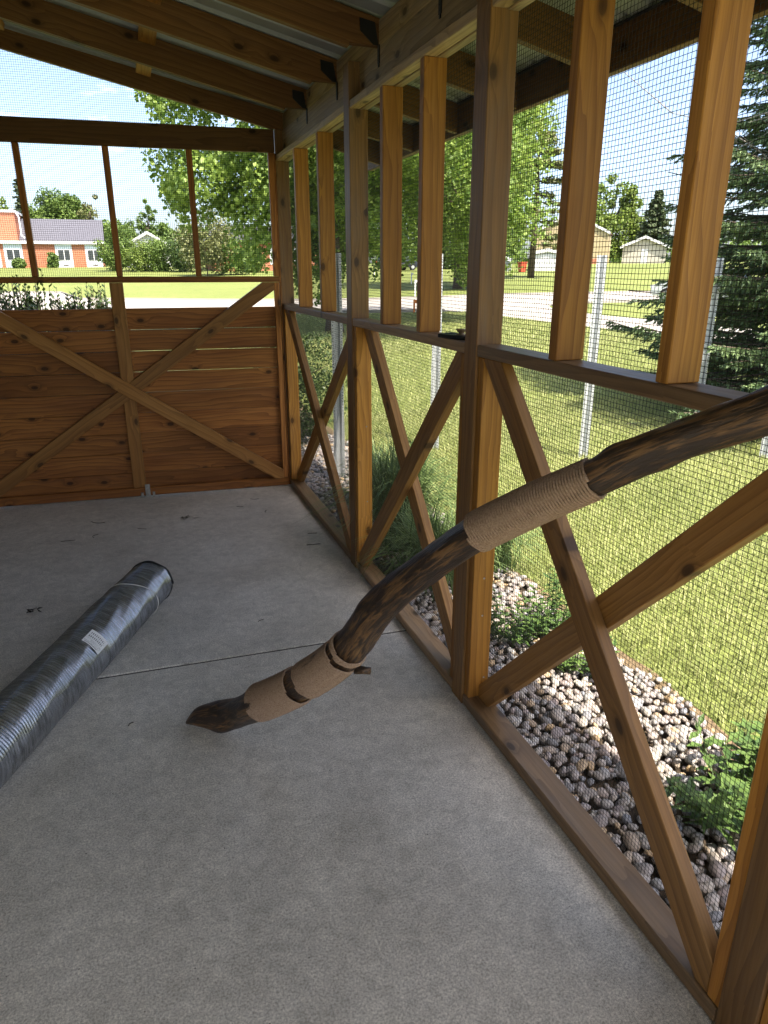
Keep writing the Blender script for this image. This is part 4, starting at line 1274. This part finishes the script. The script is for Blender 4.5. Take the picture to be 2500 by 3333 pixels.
# shrubs close to the enclosure
broad_tree('boxwood_shrub', 'dark small leaved shrub beyond the far bay of braces', (0.42, 6.75, -0.08), (0.42, 6.75, 0.50), (0.48, 0.5, 0.58), 90, 0.17, 110, 0.026, M_SHRUB, 71, 0.03, cat='shrub')
def shooty(c, h, r, label, seed):
    rng = np.random.default_rng(seed); c = np.array(c, float)
    t = thing('twiggy_shrub', label, 'shrub', tuple(c)); mb = MB(); V, F, n = [], [], 0
    for k in range(300):
        a = rng.uniform(0, 6.28); q = math.sqrt(rng.uniform())*r
        hh = h*(rng.uniform(0.84, 0.96) if k % 7 else rng.uniform(0.93, 1.03))*(1-0.20*(q/r)**2)+0.05*math.sin(k)
        b = c+np.array([math.cos(a)*q*0.5, math.sin(a)*q*0.5, 0]); e = c+np.array([math.cos(a)*q, math.sin(a)*q, hh])
        m1 = (b+e)/2+np.array([math.cos(a), math.sin(a), 0])*q*0.1
        mb.tube([b, m1, e], [0.006, 0.004, 0.0015], 4)
        for s in np.arange(0.35, 1.0, 0.022):
            p = (b*(1-s)**2+2*m1*s*(1-s)+e*s*s); az = rng.uniform(0, 6.28)
            d = np.array([math.cos(az)*0.7, math.sin(az)*0.7, 0.75]); sd = np.cross(d, [0, 0, 1]); sd = sd/np.linalg.norm(sd); l_ = rng.uniform(0.03, 0.05); w_ = l_*0.30
            V += [p, p+d*l_*0.5-sd*w_, p+d*l_, p+d*l_*0.5+sd*w_]; F.append((n, n+1, n+2, n+3)); n += 4
    quads_obj('foliage', np.array(V), F, M_SHRUB, t); mb.build('twigs', M_TRUNK, t)
shooty((-1.90, 6.25, -0.08), 1.70, 0.42, 'twiggy shrub rising above the boards at the far left', 72)
shooty((-1.36, 6.30, -0.08), 1.64, 0.32, 'smaller twiggy shrub just right of the first behind the boards', 73)

# near spruce at the right
def spruce(base, h, r0, seed):
    rng = np.random.default_rng(seed); base = np.array(base, float)
    t = thing('blue_spruce', 'big drooping spruce on the lawn at the right edge', 'tree', tuple(base))
    mb = MB(); V, F, n = [], [], 0
    mb.tube([base-np.array([0, 0, 0.2]), base+np.array([0, 0, h*0.5]), base+np.array([0, 0, h])], [0.22, 0.13, 0.02], 9)
    dead = MB()
    z = 0.15
    while z < h*0.97:
        s = z/h; L_ = r0*(1-s)**0.8+0.15
        for j in range(13 if z < 6.2 else 5):
            a = rng.uniform(0, 6.28); l_ = L_*rng.uniform(0.75, 1.08)
            K = 7; q = np.linspace(0, 1, K)
            d2 = np.array([math.cos(a), math.sin(a)])
            droop = rng.uniform(0.10, 0.42)
            P = np.stack([base[0]+d2[0]*l_*q, base[1]+d2[1]*l_*q, base[2]+z+rng.uniform(-0.12, 0.15)-droop*l_*q**1.3+0.16*l_*q**3], 1)
            mb.tube(P, np.linspace(0.022, 0.005, K), 5, False)
            if rng.uniform() < 0.10:
                continue
            sd = np.array([-d2[1], d2[0], 0])
            nt_ = int(l_/0.030)
            for m_ in range(nt_):
                s_ = 0.12+0.88*m_/nt_
                p = np.array([np.interp(s_, q, P[:, k]) for k in range(3)])
                side = 1 if m_ % 2 else -1
                tl = (0.11+0.30*(1-s_))*rng.uniform(0.6, 1.15)*min(1.0, l_)
                td = np.array([d2[0], d2[1], 0])*0.65+sd*side*rng.uniform(0.3, 0.9)+np.array([0, 0, rng.uniform(-0.75, 0.0)]); td /= np.linalg.norm(td)
                nn = int(8+tl*44)
                rnd = rng.normal(size=(nn, 3)); rnd -= np.outer(rnd @ td, td); rnd /= np.linalg.norm(rnd, axis=1)[:, None]+1e-9
                pp = p+np.outer(np.linspace(0, 1, nn)*tl, td)
                e = pp+(td*0.8+rnd*0.55)*0.058; o_ = np.cross(td, rnd)*0.0120
                V.append(np.stack([pp-o_, pp+o_, e], 1).reshape(-1, 3)); n += 3*nn
        z += 0.10+0.05*s
    V = np.concatenate(V); quads_obj('needles', V, np.arange(len(V)).reshape(-1, 3), M_SPRUCE, t); mb.build('trunk', M_TRUNK, t, True)
    for k in range(26):
        a = rng.uniform(2.6, 4.6); z = rng.uniform(2.0, 5.5); l_ = r0*(1-z/h)**0.8*rng.uniform(0.7, 1.25)
        p0 = base+np.array([math.cos(a)*l_*0.25, math.sin(a)*l_*0.25, z]); p = p0.copy(); d = np.array([math.cos(a), math.sin(a), rng.uniform(-0.1, 0.25)])
        pts = [p0]
        for q in range(7):
            d = d+rng.normal(0, 0.16, 3); d /= np.linalg.norm(d); p = p+d*l_*0.12; pts.append(p.copy())
            if q > 0:
                e = p+(d*0.5+rng.normal(0, 0.6, 3))*l_*0.16; e2 = e+(d*0.4+rng.normal(0, 0.5, 3))*l_*0.10
                dead.tube([p, e, e2], [0.006, 0.004, 0.002], 4, False)
        dead.tube(pts, np.linspace(0.013, 0.004, len(pts)), 5, False)
    dead.build('dead_twigs', M_DEAD, t, True)
M_SPRUCE = leaf_mat('spruce_needles', (0.05, 0.092, 0.052), (0.22, 0.30, 0.13), 0.18, 0.9, 0.5, (1, 1, 0.7))
M_DEAD = simple_mat('dead_twig', (0.30, 0.27, 0.24), 0.85, 0.2)
spruce((7.25, 5.75, -0.08), 10.5, 3.15, 81)

# ================================================================== far trees
FAR = 'trees beyond the street'
broad_tree('round_tree', 'wide round green tree behind the grey roof', (-10.5, 149, tz(-10.5, 149)), (-10.5, 149, 8.6), (5.6, 5.0, 6.2), 130, 1.3, 130, 0.45, M_FARG, 91, 0.4, FAR)
conifer('far_conifer', 'narrow dark conifer left of the wide round tree', (-16.2, 141, tz(-16.2, 141)), 14.0, 2.6, M_FARC, 92, FAR, 1.0, 0.4)
broad_tree('thin_tree', 'open pale tree at the far left above the brick block', (-20.0, 140, tz(-20, 140)), (-20.0, 140, 9.6), (2.6, 2.4, 4.0), 26, 0.9, 70, 0.4, M_LIGHT, 93, 0.25, FAR)
broad_tree('thin_tree', 'sparse twiggy tree right of the wide round tree', (-5.6, 146, tz(-5.6, 146)), (-5.6, 146, 10.2), (2.3, 2.2, 4.4), 22, 0.8, 55, 0.4, M_OLIVE, 94, 0.25, FAR)
broad_tree('thin_tree', 'slim tree rising over the white gable', (3.6, 128, tz(3.6, 128)), (3.6, 128, 8.6), (1.6, 1.5, 3.6), 20, 0.6, 60, 0.35, M_FARG, 95, 0.2, FAR)
for k, (x, y, h, r, lab) in enumerate([(-2.0, 132, 6.5, 4.0, 'low tree line left of the white gable'), (5.5, 130, 6.2, 4.5, 'low tree line behind the white gable'), (12, 126, 6.5, 4.5, 'low tree line right of the white gable')]):
    broad_tree('low_tree', lab, (x, y, tz(x, y)), (x, y, tz(x, y)+h*0.5), (r, r*0.8, h*0.55), 50, 1.2, 90, 0.45, M_FARG, 100+k, 0.2, FAR)
BUSH = [(-1.4, 84, 4.4, 2.0, M_FARG, 'climbing shrub at the right end of the brick school'), (1.0, 83, 2.6, 2.0, M_LIGHT, 'bright shrub below the white gable'), (3.2, 82, 3.0, 2.1, M_FARG, 'shrub in front of the white gable'),
        (5.4, 80, 2.9, 2.0, M_SHRUB, 'dark green shrub right of the white gable'), (6.2, 69, 5.6, 2.4, M_OLIVE, 'tall feathery shrub left of the nearest maple'), (8.6, 71, 3.6, 1.9, M_FARG, 'rounded shrub by the second brick building'), (11.6, 76, 2.4, 1.0, M_LIGHT, 'small yellowish bush before the second brick building'),
        (-12.8, 98.4, 0.9, 0.6, M_FARG, 'low bush at the foot of the school wall'), (-9.0, 98.6, 1.7, 0.5, M_FARG, 'small upright bush left of the school window bay'), (32.6, 74.5, 2.3, 1.0, M_SHRUB, 'dark evergreen bush across the street')]
for k, (x, y, h, r, mt, lab) in enumerate(BUSH):
    broad_tree('bush', lab, (x, y, tz(x, y)), (x, y, tz(x, y)+h*0.5), (r, r, h*0.52), 46, 0.36*r+0.15, 110, 0.20, mt, 120+k, 0.06, 'bushes across the street', 'bush')
broad_tree('far_broadleaf', 'tall green tree behind the cream building', (80.5, 112, tz(80.5, 112)), (80.5, 112, 9.0), (6.6, 5.0, 6.4), 110, 1.4, 120, 0.5, M_LIGHT, 140, 0.4, FAR)
conifer('far_conifer', 'dark spruce behind the gabled garage', (84.0, 104.0, tz(84, 104)), 11.5, 4.2, M_FARC, 141, FAR, 1.0, 0.5, skirt=0.22)
broad_tree('far_broadleaf', 'green tree seen through the far bays below the maple', (22, 88, tz(22, 88)), (22, 88, 6.5), (5.5, 4, 4.6), 80, 1.3, 100, 0.45, M_FARG, 142, 0.3, FAR)
broad_tree('far_broadleaf', 'green tree beyond the street behind the open pine', (45, 92, tz(45, 92)), (45, 92, 8.0), (7, 5, 5.5), 90, 1.4, 110, 0.5, M_FARG, 143, 0.3, FAR)

# ================================================================== far buildings
def brick_mat():
    m, N, L = new_mat('orange_red_brick')
    tc = N('ShaderNodeTexCoord')
    mp = N('ShaderNodeMapping'); mp.inputs['Rotation'].default_value = (math.radians(90), 0, 0); L(tc.outputs['Object'], mp.inputs['Vector'])
    b = N('ShaderNodeTexBrick'); b.inputs['Scale'].default_value = 4.0
    b.inputs['Color1'].default_value = (0.42, 0.15, 0.075, 1); b.inputs['Color2'].default_value = (0.34, 0.11, 0.055, 1); b.inputs['Mortar'].default_value = (0.35, 0.28, 0.22, 1)
    b.inputs['Mortar Size'].default_value = 0.015
    L(mp.outputs[0], b.inputs['Vector'])
    principled(N, L, b.outputs['Color'], 0.85, 0.2)
    return m
M_BRICK = brick_mat()
M_WHITE = simple_mat('white_trim', (0.60, 0.61, 0.62), 0.6, 0.4, 0, 0.04)
M_PANEL = simple_mat('pale_blue_panel', (0.52, 0.62, 0.68), 0.5, 0.4, 0, 0.04)
M_GLASS = simple_mat('dark_window_glass', (0.035, 0.045, 0.05), 0.1, 0.7)
M_SHINGLE = simple_mat('grey_shingles', (0.10, 0.10, 0.12), 0.85, 0.2, 0, 0.1, 3)
M_CREAM = simple_mat('cream_siding', (0.40, 0.32, 0.19), 0.7, 0.3, 0, 0.05)
M_RROOF = simple_mat('brown_red_shingles', (0.13, 0.075, 0.065), 0.85, 0.2)
M_FENCEW = simple_mat('brown_fence_wood', (0.14, 0.10, 0.08), 0.85, 0.2)

def window_bay(parent, x0, x1, yf, zb_, zt, blue_top=True):
    """white framed infill with a two pane window, set 4 cm proud of the brick"""
    w = x1-x0
    pn = MB(); pn.box((x0, yf-0.05, zb_), (x1, yf+0.02, zt)); po = pn.build('window_panel', M_PANEL if blue_top else M_WHITE, parent)
    wz0, wz1 = zb_+(zt-zb_)*0.33, zb_+(zt-zb_)*0.76
    m_ = MB(); m_.box((x0+w*0.10, yf-0.09, wz0-0.09), (x1-w*0.10, yf-0.055, wz1+0.09)); m_.build('window_frame', M_WHITE, po)
    for a, b in ((0.16, 0.48), (0.53, 0.84)):
        m_ = MB(); m_.box((x0+w*a, yf-0.11, wz0), (x0+w*b, yf-0.095, wz1)); m_.build('pane', M_GLASS, po)
    m_ = MB(); m_.box((x0+w*0.38, yf-0.08, zb_+0.22), (x0+w*0.68, yf-0.055, zb_+0.34)); m_.build('vent', M_RROOF, po)

yf = 99.6; z0 = tz(-9, yf)-0.05
sch = thing('brick_school', 'low orange brick building with white window bays across the street', 'building', (-14, yf, z0))
m_ = MB(); m_.box((-34, yf, z0-1), (-3.2, yf+14, z0+2.75)); m_.build('wall', M_BRICK, sch)
m_ = MB(); m_.box((-34.3, yf-0.35, z0+2.76), (-2.95, yf+14.3, z0+3.08)); m_.build('fascia', M_WHITE, sch)
for a, b in ((-16.9, -14.75), (-14.35, -12.3), (-8.65, -6.75), (-5.25, -3.35), (-20.6, -18.6)): window_bay(sch, a, b, yf, z0+0.05, z0+2.73)
m_ = MB(); m_.box((-34, yf+6, z0+3.09), (-13.3, yf+13, z0+6.6)); m_.build('upper_block', M_BRICK, sch)
m_ = MB(); m_.box((-34.2, yf+5.8, z0+6.62), (-13.1, yf+13.2, z0+6.9)); m_.build('roof_edge', M_WHITE, sch)
m_ = MB(); m_.tube([(-13.0, yf+5.6, z0+6.6), (-12.75, yf+5.6, z0+6.0), (-12.75, yf+5.6, z0+3.9), (-12.4, yf+5.6, z0+3.6)], 0.10, 6); m_.build('downpipe', M_WHITE, sch)

def gable_house(name, label, c, wdt, dep, eave, peak, az, wallm, roofm, trim=M_WHITE, over=0.35, cat='building', extra=None):
    """gable faces the local -y; az turns it clockwise"""
    z0 = tz(c[0], c[1])-0.1
    t = thing(name, label, cat, (c[0], c[1], z0))
    rx = Vector((math.cos(az), -math.sin(az), 0)); fx = Vector((math.sin(az), math.cos(az), 0)); o3 = Vector((c[0], c[1], z0))
    W_ = lambda u, v, d: tuple(o3 + rx*u + fx*d + Vector((0, 0, v)))
    h = wdt/2
    m_ = MB(); m_.prism([(-h, -0.6), (h, -0.6), (h, eave), (0, peak), (-h, eave)], 0, dep, W_); m_.build('wall', wallm, t)
    k = (peak-eave)/h
    for sg in (-1, 1):
        m_ = MB(); m_.prism([(0, peak+0.03), (sg*(h+over), eave-over*k+0.03), (sg*(h+over), eave-over*k+0.15), (0, peak+0.16)], -over, dep+over, W_); ro = m_.build('roof_slope', roofm, t)
        m_ = MB(); m_.prism([(0, peak-0.16), (sg*(h+over), eave-over*k-0.16), (sg*(h+over), eave-over*k+0.17), (0, peak+0.18)], -over-0.06, -over-0.005, W_); m_.build('rake_board', trim, ro)
    if extra: extra(t, W_)
    return t
gable_house('grey_roofed_hall', 'long hall with a plain grey roof behind the brick school', (-14.6, 112.0), 9.0, 11.2, 3.4, 6.0, math.radians(90), M_WHITE, M_SHINGLE)
m_ = None
gable_house('white_gabled_house', 'small white gabled house half hidden by shrubs', (2.2, 97), 5.4, 8, 2.6, 4.1, 0.0, M_WHITE, M_SHINGLE)
def cream_x(t, W_):
    m_ = MB(); m_.prism([(-4.9, -0.5), (4.9, -0.5), (4.9, 0.75), (-4.9, 0.75)], -0.08, -0.004, W_); m_.build('brick_base', M_BRICK, t)
gable_house('cream_building', 'cream walled building with a red brick base', (54.3, 84.0), 9.8, 10, 3.9, 6.3, math.radians(38), M_CREAM, M_RROOF, over=0.15, extra=cream_x)
def gar_x(t, W_):
    m_ = MB(); m_.prism([(-0.35, 0.0), (0.5, 0.0), (0.5, 1.9), (-0.35, 1.9)], -0.05, -0.004, W_); m_.build('door', M_WHITE, t)
gable_house('gabled_garage', 'pale gabled garage in the sun beside the cream building', (66.0, 83.6), 5.6, 8, 2.3, 3.45, math.radians(40), simple_mat('pale_siding', (0.44, 0.41, 0.35), 0.7), M_RROOF, extra=gar_x)
gable_house('white_shed', 'white shed behind the bare pine trunk', (39.4, 65.0), 3.6, 4, 1.7, 2.1, math.radians(35), M_WHITE, M_WHITE, over=0.1)
gable_house('grey_shed', 'low grey shed left of the bare pine trunk', (34.6, 66.6), 2.6, 3, 1.2, 1.6, math.radians(32), simple_mat('grey_siding', (0.30, 0.33, 0.34), 0.7), M_SHINGLE, over=0.1)
# second brick building right of the gate view
yb = 80.5; z0 = tz(12, yb)-0.05
b2 = thing('brick_house', 'brick house under the maple crown', 'building', (12.5, yb, z0))
m_ = MB(); m_.box((8.2, yb, z0-1), (19.5, yb+9, z0+2.9)); m_.build('wall', M_BRICK, b2)
m_ = MB(); m_.prism([(7.7, 2.92), (20, 2.92), (18.5, 4.6), (9.2, 4.6)], yb-0.5, yb+9.5, lambda u, v, d: (u, d, z0+v)); m_.build('roof', M_SHINGLE, b2)
for a, b in ((14.2, 15.6), (16.8, 18.4)): window_bay(b2, a, b, yb, z0+0.7, z0+2.4, False)
# brown fence behind the garage
fe = thing('board_fence', 'dark brown board fence right of the garage', 'fence', (69, 80, tz(69, 80)))
for k in range(14):
    x = 67.6+k*0.32*0.77; y = 78.6-k*0.32*0.64; zz = tz(x, y)
    m_ = MB(); m_.box((-0.145, -0.02, -0.3), (0.145, 0.02, 1.5), Matrix.Translation((x, y, zz)) @ Matrix.Rotation(-math.radians(40), 4, 'Z')); m_.build('fence_board', M_FENCEW, fe)

# ================================================================== cars
def car(c, az, paint, label):
    z0 = tz(c[0], c[1])+0.02
    t = thing('parked_car', label, 'car', (c[0], c[1], z0), 'cars parked beyond the lawn')
    fx = Vector((math.cos(az), math.sin(az), 0)); sx = Vector((-fx.y, fx.x, 0)); o3 = Vector((c[0], c[1], z0))
    W_ = lambda u, v, d: tuple(o3 + fx*u + sx*d + Vector((0, 0, v)))
    body = [(-2.2, 0.35), (-2.25, 0.60), (-2.18, 0.92), (-1.9, 1.0), (0.95, 1.0), (1.9, 0.90), (2.18, 0.72), (2.22, 0.40), (2.1, 0.28), (-2.1, 0.28)]
    m_ = MB(); m_.prism(body, -0.88, 0.88, W_); m_.build('body', paint, t, bevel=0.06)
    low = [(-2.0, 0.99), (1.15, 0.99)]; top = [(-1.75, 1.50), (0.25, 1.50)]
    V = [W_(-2.02, 0.985, -0.84), W_(1.15, 0.985, -0.84), W_(1.15, 0.985, 0.84), W_(-2.02, 0.985, 0.84), W_(-1.70, 1.50, -0.66), W_(0.30, 1.50, -0.66), W_(0.30, 1.50, 0.66), W_(-1.70, 1.50, 0.66)]
    m_ = MB(); m_.add(V, [(4, 5, 6, 7), (0, 1, 5, 4), (1, 2, 6, 5), (2, 3, 7, 6), (3, 0, 4, 7)]); m_.build('cabin', M_GLASS, t)
    m_ = MB(); m_.add([W_(-1.72, 1.49, -0.68), W_(0.32, 1.49, -0.68), W_(0.32, 1.49, 0.68), W_(-1.72, 1.49, 0.68), W_(-1.6, 1.55, -0.6), W_(0.2, 1.55, -0.6), W_(0.2, 1.55, 0.6), W_(-1.6, 1.55, 0.6)], [(4, 5, 6, 7), (0, 1, 5, 4), (1, 2, 6, 5), (2, 3, 7, 6), (3, 0, 4, 7), (0, 3, 2, 1)]); m_.build('roof_panel', paint, t)
    for sg in (-1, 1):
        for a, b in ((-2.0, -1.70), (-0.75, -0.62), (0.3, 1.13)):
            m_ = MB(); m_.tube([W_(a, 0.99, sg*0.845), W_(b if a != -0.75 else -0.72, 1.5, sg*0.675)], 0.035, 5); m_.build('pillar', paint, t)
        for u in (-1.38, 1.38):
            m_ = MB(); a_ = np.linspace(0, 2*math.pi, 21)[:-1]
            ctr = o3 + fx*u + Vector((0, 0, 0.33))
            for ri, di in ((0.33, 0.70), (0.33, 0.90)):
                m_.add([tuple(ctr + fx*(ri*math.cos(q)) + Vector((0, 0, ri*math.sin(q))) + sx*(sg*di)) for q in a_], [])
            m_.f = [(i, (i+1) % 20, 20+(i+1) % 20, 20+i) for i in range(20)] + [tuple(range(20)), tuple(range(20, 40))]
            wo = m_.build('wheel', M_TYRE, t)
            m_ = MB(); m_.add([tuple(ctr + fx*(0.2*math.cos(q)) + Vector((0, 0, 0.2*math.sin(q))) + sx*(sg*0.905)) for q in a_], [tuple(range(20))]); m_.build('rim', M_GALV, wo)
        m_ = MB(); m_.box((2.08, sg*0.70-0.14, 0.66), (2.235, sg*0.70+0.14, 0.80), Matrix.Translation(o3) @ Matrix((fx, sx, Vector((0, 0, 1)))).transposed().to_4x4()); m_.build('headlight', M_LAMP, t)
        m_ = MB(); m_.box((-2.26, sg*0.74-0.1, 0.70), (-2.14, sg*0.74+0.1, 0.92), Matrix.Translation(o3) @ Matrix((fx, sx, Vector((0, 0, 1)))).transposed().to_4x4()); m_.build('tail_light', M_TAIL, t)
M_TYRE = simple_mat('tyre_rubber', (0.02, 0.02, 0.02), 0.8, 0.3)
M_LAMP = simple_mat('lamp_lens', (0.6, 0.62, 0.65), 0.15, 0.6)
M_TAIL = simple_mat('tail_lens', (0.35, 0.02, 0.02), 0.2, 0.6)
car((25.6, 28.6), math.radians(118), simple_mat('white_car_paint', (0.62, 0.64, 0.66), 0.25, 0.5, 0, 0.02, 2, 0, 0.6), 'white car parked on the street behind the near bay studs')
car((26.4, 73.4), math.radians(15), simple_mat('dark_car_paint', (0.03, 0.035, 0.045), 0.25, 0.5, 0, 0.02, 2, 0, 0.6), 'dark car far off under the maples')

# ================================================================== small things on the far lawn
M_RED = simple_mat('red_plastic', (0.45, 0.07, 0.03), 0.5)
for (x, y), lab in (((36.1, 64.2), 'red bin beside the bare pine trunk'), ((31.8, 69.4), 'red bin left of the middle post, far across the street')):
    z0 = tz(x, y); t = thing('red_bin', lab, 'bin', (x, y, z0), 'red bins across the street')
    m_ = MB(); m_.add([(x-0.26, y-0.26, z0), (x+0.26, y-0.26, z0), (x+0.26, y+0.26, z0), (x-0.26, y+0.26, z0), (x-0.33, y-0.33, z0+0.85), (x+0.33, y-0.33, z0+0.85), (x+0.33, y+0.33, z0+0.85), (x-0.33, y+0.33, z0+0.85)], [(0, 3, 2, 1), (4, 5, 6, 7), (0, 1, 5, 4), (1, 2, 6, 5), (2, 3, 7, 6), (3, 0, 4, 7)]); m_.build('tub', M_RED, t)
    m_ = MB(); m_.box((x-0.36, y-0.36, z0+0.86), (x+0.36, y+0.36, z0+0.93)); m_.build('lid', M_RED, t)
M_STK = simple_mat('white_stake', (0.75, 0.75, 0.72), 0.6)
M_STO = simple_mat('orange_stake', (0.65, 0.20, 0.04), 0.6)
for (x, y), mt, h, lab in (((19.1, 59.5), M_STK, 1.0, 'farthest white marker stake on the far lawn'), ((18.6, 49.6), M_STK, 0.8, 'white marker stake in the middle of the far lawn'), ((14.4, 38.4), M_STK, 0.9, 'white marker stake at the far side of the street'), ((9.95, 27.4), M_STO, 0.55, 'orange marker stake at the near side of the street')):
    z0 = tz(x, y); t = thing('marker_stake', lab, 'stake', (x, y, z0), 'marker stakes')
    m_ = MB(); m_.box((x-0.035, y-0.02, z0-0.1), (x+0.035, y+0.02, z0+h)); m_.build('shaft', mt, t)
    m_ = MB(); m_.box((x+0.036, y-0.004, z0+h-0.14), (x+0.16, y+0.004, z0+h-0.02)); m_.build('flag', mt, t)

# ================================================================== wooded skyline
rng = np.random.default_rng(301)
nC = 420
az = rng.uniform(-0.75, 1.35, nC); dd = rng.uniform(170, 235, nC)
cx = CAM.x+np.sin(az)*dd; cy = CAM.y+np.cos(az)*dd
hh = 5.0+2.6*np.sin(az*9)+2.0*np.sin(az*23+1)
cz = T(cx, cy)+rng.uniform(0.1, 1.0, nC)*np.maximum(hh, 3)
V, F = leaf_cloud(np.stack([cx, cy, cz], 1), rng.uniform(2.0, 4.0, nC), 90, 0.9, rng)
stuff(quads_obj('distant_wood', V, F, M_FARG, None))
